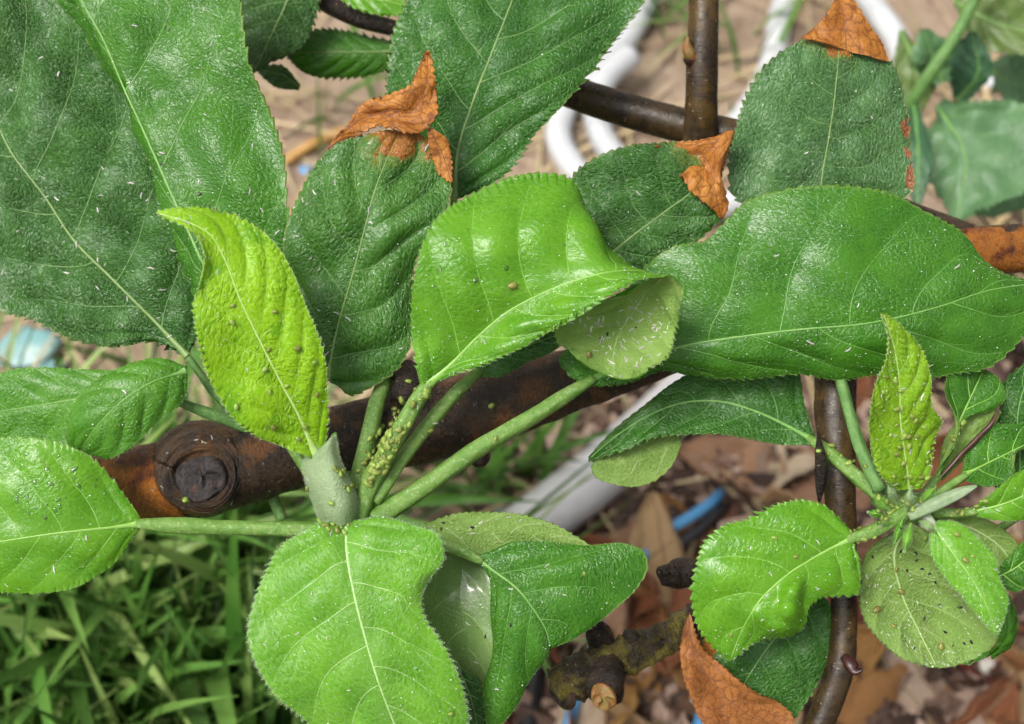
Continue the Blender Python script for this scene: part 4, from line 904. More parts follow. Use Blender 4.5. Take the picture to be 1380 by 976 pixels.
gl = leaf(root, net=[
     [(566, 516, 12), (572, 518, 11.5), (578, 518, 11), (584, 516, 11), (590, 512, 11)],
     [(555, 448, 15), (585, 470, 13.5), (612, 487, 12), (622, 493, 13.5), (632, 498, 15)],
     [(558, 375, 17), (600, 425, 15.5), (643, 455, 13.5), (668, 470, 16), (688, 476, 18)],
     [(584, 300, 16), (635, 375, 18), (685, 420, 15.5), (712, 438, 18.5), (738, 446, 20)],
     [(640, 258, 13), (690, 325, 18), (730, 396, 17.5), (762, 415, 20.5), (790, 416, 22)],
     [(715, 236, 9), (748, 300, 16), (776, 378, 19.5), (808, 394, 22.5), (838, 391, 23)],
     [(775, 246, 6), (792, 300, 13), (822, 366, 20.5), (852, 375, 22), (872, 376, 22)],
     [(798, 288, 3), (812, 325, 9), (862, 364, 18.5), (885, 370, 20), (898, 374, 20)],
     [(820, 350, 2), (840, 358, 6), (890, 369, 16), (904, 373, 17.5), (914, 380, 18)]], mats=(M_YNG, M_UND), seed=21, teeth=(11, 3.5), nveins=6, quilt=.6, wav=.6, edge_wave=.8, vmat=M_VYNG, midrib=.36, vrad=.09, slant=.2, fuzz=1100, specks=320,
     petiole=[(580, 512, 10.5, 10), (565, 535, 10, 12), (545, 570, 9, 13), (522, 610, 8, 14), (500, 650, 6, 16), (484, 695, 5, 17)], label='bright young leaf with a rolled tip in the centre')
leaf(gl, net=[
     [(838, 392, 21), (868, 378, 20.5), (893, 370, 20), (908, 372, 19), (917, 384, 17)],
     [(806, 404, 17), (838, 398, 14), (872, 392, 12), (902, 396, 14), (919, 404, 15)],
     [(772, 422, 13), (810, 424, 9.5), (850, 424, 8), (888, 428, 10), (915, 432, 13)],
     [(746, 440, 11), (790, 450, 8), (832, 456, 7), (876, 460, 9), (905, 464, 11.5)],
     [(752, 462, 10), (790, 476, 8), (826, 486, 7), (862, 490, 9), (890, 490, 11)],
     [(776, 487, 10), (802, 500, 9), (828, 510, 9), (850, 511, 10), (868, 506, 11)]], name='rolled_tip', under=True, mats=(M_YNG, M_UND), seed=22, teeth=(9, 3), nveins=4, quilt=.6, wav=.7, edge_wave=1.0, vmat=M_VUND, midrib=.05, vrad=.04, fuzz=500, specks=30,
     label='pale underside of the rolled leaf tip')
leaf(root, mid=[(426, 614, 9), (405, 565, 14), (377, 512, 18), (348, 455, 21), (322, 400, 23), (303, 350, 24), (283, 316, 25), (250, 298, 26), (209, 287, 26)],
     L=[(418, 618), (385, 602), (350, 590), (318, 568), (294, 533), (276, 496), (262, 440), (260, 408), (272, 382), (279, 352), (270, 324), (250, 306), (228, 297), (209, 289)],
     R=[(434, 612), (441, 580), (440, 530), (431, 462), (412, 415), (402, 392), (385, 356), (365, 326), (340, 302), (310, 286), (270, 278), (236, 280), (209, 285)], lift=(2.0, -4), mats=(M_YEL, M_UNDY), seed=23, teeth=(9, 3), nveins=8,
     quilt=.45, wav=.55, vmat=M_VYEL, midrib=.3, vrad=.06, fuzz=2200, specks=160, edge_wave=.7, petiole=[(424, 608, 8.5, 10), (440, 640, 7, 18), (455, 672, 6, 22), (464, 700, 5, 20)], pmat=M_PETW, label='yellow lime young leaf standing up in front')
leaf(root, net=[[(440, 598, 9), (444, 594, 10), (447, 590, 11), (449, 588, 10.5), (451, 586, 10)], [(408, 624, 7), (418, 624, 10), (430, 618, 12), (443, 607, 12), (452, 596, 10)], [(412, 648, 7), (424, 648, 11), (438, 640, 13), (450, 628, 12.5), (456, 614, 10)],
     [(421, 674, 7), (434, 674, 11.5), (449, 666, 13.5), (461, 655, 12.5), (467, 644, 9.5)], [(430, 698, 6), (444, 698, 11), (458, 692, 13), (471, 684, 12), (478, 674, 9)], [(436, 712, 5), (448, 713, 9), (460, 710, 11), (472, 705, 10), (481, 698, 7)]],
     name='stipule', mats=(M_UNDY, M_UNDY), seed=24, teeth=None, nveins=0, wav=.2, midrib=0, fuzz=2600, label='pale downy stipule sheathing the shoot')
leaf(root, mid=[(455, 622, 9), (448, 605, 9), (452, 584, 10)], L=[(440, 630), (438, 605), (450, 583)], R=[(458, 625), (456, 600), (453, 583)], name='stipule', mats=(M_YNG2, M_UNDY), seed=25, teeth=(6, 1.5), nveins=3, wav=.2, midrib=.1, dens=.6, fuzz=150)
leaf(root, mid=[(466, 700, 10), (467, 740, 14), (477, 800, 17), (492, 860, 18), (510, 920, 18), (535, 985, 15), (556, 1040, 11), (570, 1085, 7)],
     L=[(455, 702), (415, 714), (376, 738), (356, 772), (344, 812), (339, 848), (344, 884), (356, 912), (377, 942), (405, 970), (450, 1020), (510, 1070), (567, 1086)],
     R=[(480, 699), (520, 697), (560, 708), (592, 722), (598, 752), (578, 778), (567, 806), (572, 832), (590, 858), (610, 892), (624, 930), (632, 980), (625, 1040), (573, 1086)], lift=(-3.5, -3), mats=(M_YNG2, M_UNDY), seed=26, teeth=(10, 3.5),
     nveins=7, quilt=.55, wav=.7, edge_wave=.8, vmat=M_VWHT, midrib=.42, vrad=.095, fuzz=9000, specks=620, label='bright downy young leaf hanging at the bottom')
ul = leaf(root, mid=[(640, 750, 4), (664, 769, 5), (695, 792, 6), (722, 826, 6), (736, 850, 5), (742, 872, 4)],
     L=[(648, 748), (668, 741), (690, 733), (730, 731), (790, 735), (845, 733), (866, 742), (873, 764), (860, 790), (830, 820), (790, 850), (742, 874)],
     R=[(655, 768), (664, 785), (667, 830), (664, 885), (655, 935), (662, 985), (690, 958), (716, 918), (741, 875)], lift=(-4, -5), mats=(M_MID, M_UND), seed=27, teeth=(10, 1.5), nveins=4, quilt=.5, wav=.4, vmat=M_VMID, midrib=.4, vrad=.08, fuzz=500, specks=70,
     petiole=[(650, 757, 4, 7), (628, 745, 4, 9), (600, 735, 4, 10), (550, 718, 4, 10), (490, 702, 4, 11)], label='green leaf folded in two beside the bottom leaf')
leaf(ul, mid=[(575, 712, -1), (640, 716, -1.5), (700, 718, -2), (798, 737, -1)], L=[(572, 706), (610, 693), (655, 690), (700, 693), (745, 706), (798, 736)], R=[(580, 722), (640, 757), (700, 745), (760, 742), (798, 738)], under=True, name='folded_margin', mats=(M_MID, M_UNDO), seed=28,
     teeth=(10, 2), nveins=4, quilt=.3, wav=.3, midrib=0, vrad=.09, vmat=M_VUND, specks=50, label='pale underside of the turned back upper margin')
leaf(ul, mid=[(625, 742, -5.5), (622, 800, -2.6), (630, 870, -2.4), (645, 950, -3.5)], L=[(600, 735), (572, 775), (562, 825), (580, 890), (615, 935), (640, 952)], R=[(650, 758), (668, 780), (670, 870), (662, 930), (650, 952)], lift=(-2.2, 1.9), power=1.1, under=True, name='folded_margin', mats=(M_MID, M_UNDW), seed=29,
     teeth=(12, .5), nveins=4, quilt=.25, wav=.25, midrib=0, vrad=.09, vmat=M_VUND, specks=25, label='wet pale underside of the turned back lower margin')
leaf(root, mid=[(618, 900, 1), (634, 940, 1), (648, 1000, 0)], L=[(614, 902), (606, 940), (630, 1000)], R=[(622, 902), (652, 925), (664, 960), (655, 1000)], mats=(M_OLD, M_UND), seed=30, teeth=(9, 2.5), nveins=4, vmat=M_VOLD, midrib=.2, dens=.7, label='small dark leaf behind the bottom leaf',
     petiole=[(618, 902, 0, 5), (606, 880, -8, 5), (580, 800, -12, 6), (500, 720, -4, 7)])
leaf(root, mid=[(190, 706, 6), (150, 711, 8), (100, 716, 10), (60, 721, 11), (0, 730, 11), (-60, 736, 9), (-130, 742, 5)],
     L=[(190, 701), (174, 674), (152, 645), (122, 616), (80, 598), (40, 590), (0, 590), (-60, 605), (-131, 740)], R=[(189, 712), (172, 735), (150, 760), (112, 784), (70, 795), (20, 800), (-20, 800), (-80, 788), (-131, 744)], lift=(-3, -4),
     mats=(M_YNG, M_UND), seed=31, teeth=(11, 3), nveins=6, quilt=.3, wav=.6, vmat=M_VYNG, midrib=.34, vrad=.09, specks=120, fuzz=500, smat=1,
     petiole=[(185, 706, 6, 8), (230, 708, 6, 11.5), (300, 711, 6, 11.5), (380, 713, 6, 11.5), (445, 716, 5, 13)], label='fresh green leaf with water drops at the left edge')
xl = leaf(root, mid=[(250, 500, 0), (205, 515, 4), (165, 540, 6), (130, 575, 5), (108, 606, 2)], L=[(252, 494), (225, 486), (180, 492), (140, 508), (108, 536), (90, 572), (98, 603), (107, 607)],
     R=[(252, 506), (246, 538), (208, 573), (186, 597), (168, 610), (146, 619), (124, 613), (108, 607)], lift=(-4, -3), mats=(M_FRS, M_UND), seed=32, teeth=(11, 2), nveins=5, quilt=.5, wav=.5, vmat=M_VMID, midrib=.2, vrad=.07, fuzz=700, specks=60,
     petiole=[(236, 540, -3, 7), (270, 553, -5, 8), (310, 568, -8, 8.5), (360, 590, -12, 9)], pmat=M_PETD, label='soft green leaf folded over at the left')
leaf(xl, mid=[(215, 505, -2), (140, 530, -3), (60, 545, -4), (-40, 560, -6)], L=[(215, 496), (130, 500), (80, 497), (40, 497), (0, 504), (-40, 530)], R=[(215, 515), (140, 580), (90, 605), (0, 620), (-40, 600)], lift=(-2, 2), name='folded_margin', mats=(M_FRS, M_UND), seed=36, teeth=(11, 2), nveins=5,
     quilt=.5, wav=.5, vmat=M_VMID, midrib=.2, vrad=.07, fuzz=300, specks=50, label='rear half of the folded leaf, behind the crease')
tube(root, 'dead_petiole', [(362, 655, -16, 7), (372, 680, -18, 8), (380, 700, -18, 8)], M_PETD, n=10)

# ================================================================== UPRIGHT STEM ON THE RIGHT
rt = thing('apple_shoot', Wp(1100, 990, -24), 'upright brown shoot on the right with aphid covered young rosette', 'shoot')
tube(rt, 'stem', [(1132, 440, -20, 27), (1126, 510, -18, 28), (1126, 560, -16, 27.5), (1130, 630, -14, 23), (1134, 700, -14, 19.5), (1136, 780, -15, 17.5), (1137, 850, -16, 18), (1132, 900, -16, 18.5), (1115, 950, -17, 19), (1090, 1010, -18, 19)], M_BRKT, ns=30, n=120, rough=0.03, seed=22)
tube(rt, 'bark_scale', [(1103, 582, -7, 1), (1104, 600, -6, 5), (1107, 632, -5, 9), (1105, 660, -6, 6), (1104, 678, -7, 1)], M_BRKD, ns=12, n=16, rough=.15, seed=8)
tube(rt, 'bud', [(1138, 886, -8, 7), (1147, 897, -6, 7), (1153, 905, -5, 5), (1162, 903, -4, 2)], M_BUD, ns=14, n=18, rough=.3, seed=9, label='small dark red bud in the fork')
il = leaf(rt, mid=[(1104, 285, -15), (1108, 240, -14), (1118, 180, -13), (1128, 105, -13), (1132, 50, -15)], L=[(1095, 286), (1040, 282), (990, 268), (982, 215), (992, 170), (1005, 130), (1030, 90), (1060, 66), (1085, 53), (1131, 49)],
     R=[(1115, 286), (1180, 276), (1222, 262), (1224, 200), (1221, 150), (1212, 110), (1200, 82), (1168, 62), (1134, 49)], lift=(-2.5, -3), mats=(M_WRKB, M_UND), seed=41, teeth=(12, 4), nveins=6, quilt=.5, wav=.6, vmat=M_VOLD, midrib=.28, vrad=.07,
     petiole=[(1104, 280, -15, 8), (1112, 380, -17, 8), (1126, 480, -9, 8.5), (1140, 540, -3, 9), (1158, 600, 2, 9.5), (1185, 660, 6, 11)], pmat=M_PETD, label='broad dark leaf with burnt tip, upper right', specks=60)
leaf(il, mid=[(1140, 68, -14), (1138, 45, -13.6), (1136, 20, -13.4), (1132, -10, -14)], L=[(1078, 51), (1098, 37), (1116, 16), (1131, -10)], R=[(1199, 83), (1186, 52), (1164, 24), (1146, -2), (1134, -10)], name='dead_tip', mats=(M_DEAD, M_DEAD2), seed=42, teeth=(9, 2), nveins=3, quilt=.3, wav=.5,
     crumple=.5, vmat=M_VDRK, midrib=.1, vrad=.04, dens=.8, label='orange brown burnt tip')
kl = leaf(rt, mid=[(1097, 594, -13), (1063, 575, -14), (1020, 555, -15), (970, 541, -16), (920, 543, -17), (870, 562, -18), (825, 592, -19), (793, 619, -20)],
     L=[(1098, 588), (1085, 548), (1074, 500), (1000, 485), (930, 505), (880, 538), (835, 572), (793, 616)], R=[(1093, 600), (1060, 598), (980, 588), (920, 588), (890, 592), (845, 609), (793, 622)], lift=(-2, 3), mats=(M_OLD, M_UND), seed=45, teeth=(12, 2), nveins=6, quilt=.4, wav=.5,
     vmat=M_VMID, midrib=.36, vrad=.08, petiole=[(1090, 590, -13, 7), (1112, 606, -10, 10), (1140, 630, -6, 11), (1185, 668, -1, 12)], label='dark folded leaf pointing left under the long glossy leaf', specks=30)
leaf(kl, mid=[(918, 592, -19), (880, 612, -20), (845, 625, -20), (800, 625, -20)], L=[(922, 574), (880, 580), (838, 597), (796, 617)], R=[(918, 600), (905, 628), (884, 647), (858, 656), (828, 653), (800, 640), (796, 628)], under=True, name='folded_margin', mats=(M_OLD, M_UNDO), seed=46, teeth=(10, 1.5),
     nveins=3, quilt=.2, wav=.3, midrib=0, vrad=.09, vmat=M_VUND, dens=.8, label='paler underside of the turned up margin')
leaf(rt, mid=[(1226, 660, 5), (1220, 612, 9), (1214, 565, 12), (1213, 522, 14), (1206, 470, 16), (1191, 422, 18)], L=[(1210, 660), (1186, 640), (1174, 595), (1170, 545), (1179, 514), (1193, 486), (1196, 458), (1189, 423)],
     R=[(1242, 658), (1254, 635), (1262, 598), (1270, 568), (1255, 550), (1251, 505), (1240, 468), (1216, 442), (1193, 422)], lift=(1.5, -2), mats=(M_OLIVE, M_UNDY), seed=47, teeth=(7, 2.5), nveins=7, quilt=.7, wav=.6, vmat=M_VYEL, midrib=.2, vrad=.05, fuzz=1200, specks=80, edge_wave=.7,
     label='lime young leaf standing upright in the right rosette')
leaf(rt, mid=[(1152, 724, 3), (1100, 750, 5), (1052, 782, 7), (1022, 812, 7), (1000, 850, 4), (984, 891, 1)],
     L=[(1148, 718), (1128, 696), (1106, 681), (1075, 675), (1040, 682), (1008, 699), (975, 710), (950, 730), (937, 765), (932, 800), (938, 835), (955, 866), (982, 892)],
     R=[(1150, 732), (1156, 770), (1155, 800), (1130, 804), (1102, 806), (1086, 818), (1080, 842), (1055, 856), (1015, 866), (986, 891)], lift=(-4, -3), mats=(M_YNG, M_UND), seed=48, teeth=(10, 5), nveins=5, quilt=.6, wav=.7, edge_wave=.8, vmat=M_VYNG, midrib=.38, vrad=.08, fuzz=800, specks=130,
     bumps=[(1068, 800, 13, 3.2), (1060, 822, 12, 3.4), (1052, 845, 12, 2.6), (1020, 830, 14, 1.4), (1076, 788, 10, 1.5)], petiole=[(1142, 728, 3, 8), (1175, 716, 3, 10), (1205, 700, 2, 11), (1232, 684, 0, 12)], label='bright serrated leaf with blisters, left of the right rosette')
nl = leaf(rt, mid=[(1092, 790, -15), (1062, 838, -15), (1030, 880, -15), (1002, 925, -16), (985, 1000, -17)], L=[(1085, 786), (1010, 795), (958, 840), (945, 885), (955, 950), (984, 1002)], R=[(1100, 790), (1122, 822), (1119, 868), (1107, 915), (1080, 955), (1050, 985), (988, 1002)], lift=(-2, -2),
     mats=(M_OLDB, M_UND), seed=49, teeth=(11, 3), nveins=5, quilt=.6, wav=.6, vmat=M_VMID, midrib=.24, vrad=.08, petiole=[(1092, 792, -15, 7), (1110, 760, -13, 8), (1130, 720, -9, 8)], pmat=M_PETD, label='dark leaf with wide brown dead margin, lower right', specks=40)
leaf(nl, mid=[(927, 830, -12), (938, 885, -11), (962, 925, -11), (1005, 960, -11), (1066, 985, -13)], L=[(929, 826), (952, 880), (985, 905), (1022, 935), (1068, 966), (1067, 984)], R=[(925, 832), (917, 882), (926, 925), (950, 975), (990, 1005), (1064, 990)], name='dead_margin', mats=(M_DEAD2, M_DEAD2), seed=50,
     teeth=(9, 2), nveins=5, quilt=.3, wav=.8, crumple=.5, vmat=M_VDRK, midrib=.14, vrad=.06, dens=.8, label='dull brown dead margin of the dark leaf')
ol = leaf(rt, mid=[(1222, 702, -1), (1205, 745, -5), (1215, 800, -7), (1240, 855, -7), (1262, 899, -6)], L=[(1215, 704), (1172, 745), (1155, 790), (1160, 832), (1185, 866), (1218, 891), (1258, 901)], R=[(1232, 704), (1272, 728), (1310, 765), (1338, 815), (1345, 858), (1330, 880), (1298, 894), (1264, 901)], lift=(2, 2),
     under=True, mats=(M_MID, M_UNDO), seed=51, teeth=(10, 1.5), nveins=5, quilt=.5, wav=.5, vmat=M_VUND, midrib=.3, vrad=.08, fuzz=1200, specks=300, petiole=[(1220, 704, -1, 9), (1226, 685, 0, 10), (1230, 668, 0, 10)], label='pale olive leaf underside dotted with black specks')
leaf(ol, mid=[(1336, 884, -6), (1356, 862, -2), (1358, 830, -1), (1352, 802, -3)], L=[(1300, 897), (1344, 858), (1344, 828), (1346, 802)], R=[(1336, 888), (1368, 870), (1375, 838), (1360, 802)], name='rolled_margin', mats=(M_MID, M_UND), seed=52, teeth=(9, 1), nveins=4, quilt=.9, wav=.4, midrib=0, vrad=0, dens=.8, power=2.2, lift=(-4, -4),
     label='bright green margin rolled round to the front')
leaf(rt, mid=[(1256, 706, 4), (1282, 742, 7), (1310, 780, 9), (1332, 822, 10), (1343, 856, 9)], L=[(1253, 712), (1256, 748), (1275, 780), (1300, 808), (1320, 832), (1341, 857)], R=[(1264, 703), (1292, 706), (1322, 728), (1343, 755), (1346, 778), (1355, 800), (1346, 856)], lift=(-1.5, -2), mats=(M_YNG2, M_UNDY), seed=53,
     teeth=(7, 2), nveins=6, quilt=.5, wav=.4, vmat=M_VYNG, midrib=.22, vrad=.06, fuzz=1400, specks=140, petiole=[(1258, 708, 4, 7), (1248, 696, 3, 8), (1234, 684, 1, 10)], pmat=M_PETW, label='small downy young leaf hanging over the pale underside')
leaf(rt, mid=[(1310, 690, 3), (1350, 680, 5), (1390, 664, 5), (1440, 640, 4)], L=[(1308, 686), (1328, 670), (1352, 652), (1390, 630), (1438, 620)], R=[(1312, 694), (1340, 699), (1380, 700), (1440, 660)], lift=(1, -1), mats=(M_YNG, M_UND), seed=54, teeth=(9, 2), nveins=4, vmat=M_VYNG, midrib=.3, fuzz=300, specks=30, dens=.8,
     petiole=[(1316, 690, 3, 7), (1280, 692, 2, 8), (1240, 688, 0, 10)], label='bright young leaf cut by the right edge')
M_UNDF = simple_mat('furled_down', (0.26, 0.38, 0.19), (0.36, 0.46, 0.28), 0.5, 0.6, bump=0.0003, bscale=2.0, trans=0.2)
tube(rt, 'furled_leaf', [(1228, 696, 3, 7), (1250, 685, 6, 8.5), (1275, 673, 8, 8), (1297, 663, 9, 6), (1316, 655, 9, 2)], M_UNDF, ns=18, n=30, ribs=.3, rough=.08, seed=5, label='whitish furled leaf of the right rosette')
tube(rt, 'rosette_core', [(1180, 662, -6, 16), (1205, 675, -4, 24), (1228, 686, -2, 24), (1242, 690, 0, 16)], M_PET, ns=20, n=24, rough=.1, seed=6)
for i, (ax, ay, bx, by, w_, m_) in enumerate([(1200, 690, 1176, 664, 6, M_YNG2), (1208, 680, 1196, 650, 5, M_UNDY), (1222, 690, 1228, 655, 6, M_UNDY), (1215, 700, 1182, 706, 5, M_YNG2), (1228, 705, 1218, 745, 6, M_YNG2), (1238, 700, 1262, 716, 5, M_UNDY), (1218, 695, 1205, 735, 5, M_FRS), (1240, 680, 1262, 655, 5, M_YNG2), (1195, 695, 1168, 690, 5, M_FRS)]):
    dxn, dyn = (by - ay) / math.hypot(bx - ax, by - ay), -(bx - ax) / math.hypot(bx - ax, by - ay); mx_, my_ = (ax + bx) / 2, (ay + by) / 2
    leaf(rt, mid=[(ax, ay, 3), (mx_, my_, 5 + i % 3), (bx, by, 5 + i % 4)], L=[(ax - dxn, ay - dyn), (mx_ - w_ * dxn, my_ - w_ * dyn), (bx, by)], R=[(ax + dxn, ay + dyn), (mx_ + w_ * dxn, my_ + w_ * dyn), (bx, by)], name='stipule', mats=(m_, M_UNDY), seed=70 + i, teeth=(6, 1), nveins=2, wav=.2, midrib=.12, vrad=.04, vmat=M_VYNG, dens=.7, fuzz=160, lift=(-1, -1))
r1 = leaf(rt, mid=[(1262, 645, -3), (1278, 606, -4), (1295, 565, -5), (1312, 528, -7), (1325, 500, -9)], L=[(1262, 640), (1290, 570), (1284, 552), (1276, 520), (1290, 490), (1324, 498)], R=[(1264, 645), (1290, 590), (1300, 562), (1330, 555), (1352, 540), (1345, 512), (1327, 498)], lift=(2, -1), mats=(M_MID, M_UND), seed=55, teeth=(9, 1.5),
     nveins=4, quilt=.6, wav=.4, vmat=M_VYNG, midrib=.5, dens=.8, petiole=[(1265, 640, -3, 7), (1250, 662, -2, 8), (1235, 685, 0, 9)], label='curled green leaf behind the upright lime leaf')
leaf(r1, mid=[(1266, 645, -7), (1290, 605, -9), (1315, 575, -9), (1346, 550, -8)], L=[(1262, 640), (1276, 590), (1300, 560), (1344, 545)], R=[(1270, 648), (1300, 618), (1330, 590), (1350, 556)], name='rolled_margin', under=True, mats=(M_MID, M_UNDO), seed=56, teeth=(9, 1), nveins=3, midrib=0, vrad=.09, vmat=M_VUND, dens=.7)
tube(r1, 'dead_edge', [(1264, 648, -5, 1.5), (1290, 618, -5, 3), (1318, 590, -5, 3.6), (1338, 568, -5, 3.2), (1348, 545, -6, 1)], M_RIM, ns=10, n=24, rough=.25, seed=11, label='dark brown dead leaf edge')
leaf(rt, mid=[(1300, 640, -4), (1340, 620, -5), (1380, 600, -6), (1430, 570, -8)], L=[(1296, 636), (1312, 598), (1335, 572), (1360, 572), (1430, 560)], R=[(1300, 648), (1340, 655), (1365, 640), (1362, 618), (1430, 600)], lift=(0, 1), mats=(M_MID, M_UND), seed=57, teeth=(10, 1.5), nveins=4, vmat=M_VYNG, midrib=.25, fuzz=100, specks=30, dens=.8,
     petiole=[(1302, 640, -4, 7), (1275, 658, -3, 7), (1240, 686, -2, 8)], label='green leaf with a notched margin at the right edge')
leaf(rt, mid=[(1370, 700, -16), (1375, 620, -14), (1372, 560, -13), (1395, 480, -14)], L=[(1366, 700), (1335, 640), (1335, 560), (1352, 515), (1392, 480)], R=[(1376, 700), (1420, 640), (1430, 560), (1398, 480)], mats=(M_OLD, M_UND), seed=58, teeth=(11, 2), nveins=5, vmat=M_VMID, midrib=.25, specks=30, dens=.8,
     label='dark green leaf along the right edge', petiole=[(1370, 698, -16, 7), (1330, 720, -12, 7), (1250, 700, -6, 8)])
leaf(rt, mid=[(1275, 700, -4), (1315, 715, -6), (1345, 735, -7), (1368, 765, -8)], L=[(1272, 694), (1315, 695), (1350, 712), (1374, 740), (1372, 764)], R=[(1276, 706), (1300, 730), (1335, 758), (1366, 770)], lift=(1, 1), under=True, mats=(M_MID, M_UNDO), seed=59, teeth=(9, 1), nveins=4, vmat=M_VUND, midrib=.3, vrad=.09, dens=.8,
     petiole=[(1276, 700, -4, 7), (1255, 694, -3, 8), (1238, 688, -1, 9)], label='olive leaf underside right of the small downy leaf')
leaf(rt, mid=[(1340, 780, -8), (1365, 768, -6), (1390, 750, -6), (1420, 730, -8)], L=[(1338, 774), (1362, 748), (1385, 728), (1418, 726)], R=[(1342, 788), (1370, 798), (1400, 775), (1420, 735)], mats=(M_MID, M_UND), seed=60, teeth=(9, 1), nveins=4, quilt=.8, vmat=M_VYNG, midrib=.2, dens=.8, label='crinkled green leaf at the right edge')

# ================================================================== MOSSY SPUR TWIG, BOTTOM
sp = thing('cut_twig', Wp(1000, 800, -21), 'knobbly mossy cut twig lying below the folded leaf', 'twig')
tube(sp, 'twig', [(1134, 762, -19, 18), (1080, 778, -23, 21), (1010, 800, -23, 22), (960, 826, -21, 21), (920, 848, -18, 20), (880, 868, -16, 22), (840, 884, -14, 25), (800, 902, -13, 27), (765, 918, -12, 29), (750, 926, -12, 25)], M_BRKS, ns=30, n=170, rough=0.12, rings=0.15, seed=31)
tube(sp, 'side_spur', [(820, 895, -13, 22), (818, 915, -7, 24), (814, 932, -3, 25), (813, 937, -2, 21)], M_BRKD, ns=22, n=22, rough=.09, seed=32, label='short side spur with a cut end')
c = Wp(812, 941, .5); lathe(sp, 'cut_end', c, norm(CAMP - c) + np.array([0, -.35, -.1]), [(3.1, -1.6), (3.0, 0.3), (2.6, .8), (2.1, .4), (1.8, .7), (1.3, .3), (.9, .6), (.2, .3)], M_PITH, ns=28, rough=.06, seed=4, label='yellow orange cut wood of the side spur')
c = Wp(757, 930, -11); lathe(sp, 'cut_end', c, np.array([-.8, -.3, .5]), [(4.3, -1), (4.2, .3), (3.6, .7), (2.4, .1), (1.2, -.4), (.2, -.5)], M_BRKD, ns=26, rough=.08, seed=7)
tube(sp, 'side_spur', [(812, 880, -17, 17), (808, 862, -15, 18), (803, 848, -13, 15), (800, 838, -12, 10)], M_BRKD, ns=18, n=18, rough=.16, seed=33, label='blackened stub on the upper side')
tube(sp, 'side_spur', [(855, 866, -15, 12), (850, 858, -13, 11), (847, 852, -12, 7)], M_BRKD, ns=14, n=12, rough=.18, seed=34)
st = thing('dead_stub', Wp(960, 770, -21), 'charred black twig stub beside the serrated leaf', 'twig')
tube(st, 'stub', [(1130, 742, -19, 12), (1060, 762, -23, 14), (990, 772, -23, 16), (950, 772, -20, 18), (925, 772, -18, 20), (908, 776, -17, 17), (898, 778, -16, 9)], M_BRKD, ns=20, n=34, rough=.14, seed=35)
c = Wp(902, 776, -15.5); lathe(st, 'broken_end', c, np.array([-.7, -.2, .6]), [(3.4, -1), (3.1, .3), (2.0, .8), (1.4, .2), (.2, .6)], M_BRKD, ns=18, rough=.15, seed=9)

# ================================================================== APHIDS, SHED SKINS, SPECKS, DROPS
bpy.context.view_layer.update()
DG = bpy.context.evaluated_depsgraph_get()
def hit(px, py):
    v = ray(px, py)
    ok, loc, n, idx, ob, mt = scene.ray_cast(DG, Vector(CAMP), Vector(v))
    if not ok or (loc - Vector(CAMP)).length > 0.42: return None
    if n.dot(Vector(v)) > 0: n = -n
    return loc, n
def aphid_mesh(name, mat):
    parts = []
    n1, n2_ = 12, 9
    x = np.linspace(-1, 1, n2_); prof = np.sqrt(np.clip(1 - x ** 2, 0, 1)) * (0.62 - 0.16 * x) + 0.02
    P = np.column_stack([x * 0.5, x * 0, 0.17 + 0.02 * x]); 
    parts.append(sweep(P, prof * 0.5, n1, np.tile([0, 0, 1.0], (n2_, 1)), flat=0.78))
    def leg(a, b, c, r=0.018):
        parts.append(sweep(np.array([a, b, c], float), [r, r, r * .6], 4))
    for sy in (-1, 1):
        for x0, x1 in ((0.22, 0.42), (0.08, 0.05), (-0.08, -0.38)):
            leg((x0, sy * .16, .12), ((x0 + x1) / 2, sy * .40, .24), (x1, sy * .56, 0.0))
        leg((.46, sy * .06, .2), (.62, sy * .2, .3), (.1, sy * .36, .36), .011)
        leg((-.30, sy * .14, .26), (-.40, sy * .16, .32), (-.50, sy * .17, .36), .022)
    V, F, U = join(parts)
    return mesh_only(name, V, F, mat)
APH = aphid_mesh('aphid', M_APH); APHB = aphid_mesh('aphid_olive', M_APHB)
def skin_mesh(seed):
    r = np.random.RandomState(seed); t = np.linspace(-.5, .5, 7); bend = r.uniform(.15, .5)
    P = np.column_stack([t, bend * (t ** 2) * (1 if r.rand() < .5 else -1), 0.10 + 0.12 * t ** 2])
    V, F, U = sweep(P, 0.10 * np.sqrt(np.clip(1 - (t * 1.9) ** 2, 0.05, 1)), 6, np.tile([0, 0, 1.0], (7, 1)), flat=.5)
    V2, F2, U2 = sweep(np.array([[-.1, .05, .1], [-.16, .25, .04], [-.2, .36, 0]]), [.025, .02, .01], 4)
    V3, F3, U3 = sweep(np.array([[.15, -.05, .1], [.2, -.22, .05], [.3, -.34, 0]]), [.025, .02, .01], 4)
    V, F, U = join([(V, F, U), (V2, F2, U2), (V3, F3, U3)])
    return mesh_only('shed_skin', V, F, M_SKIN)
SKINS = [skin_mesh(i) for i in range(5)]
fr_o = pebble(700, 700, 1.0, M_FRASS, 'x', 'x', name='frass'); FRASS = fr_o.data; FRASS.transform(Matrix.Translation((0, 0, 0))); bpy.data.objects.remove(fr_o)
rg = random.Random(77)
def place(name, me, px, py, size, label, cat, group, ang=None, sx=1.0):
    h = hit(px, py)
    if h is None: return None
    loc, n = h
    q = n.to_track_quat('Z', 'Y').to_matrix().to_4x4() @ Matrix.Rotation(rg.uniform(0, 6.283) if ang is None else ang, 4, 'Z')
    o = bpy.data.objects.new(name, me); COL.objects.link(o)
    o.matrix_world = Matrix.Translation(loc) @ q @ Matrix.Diagonal((size * sx, size, size, 1))
    return tag(o, label, cat, group)
def zl(ox, oy, k, pts): return [(ox + x / k, oy + y / k) for x, y in pts]

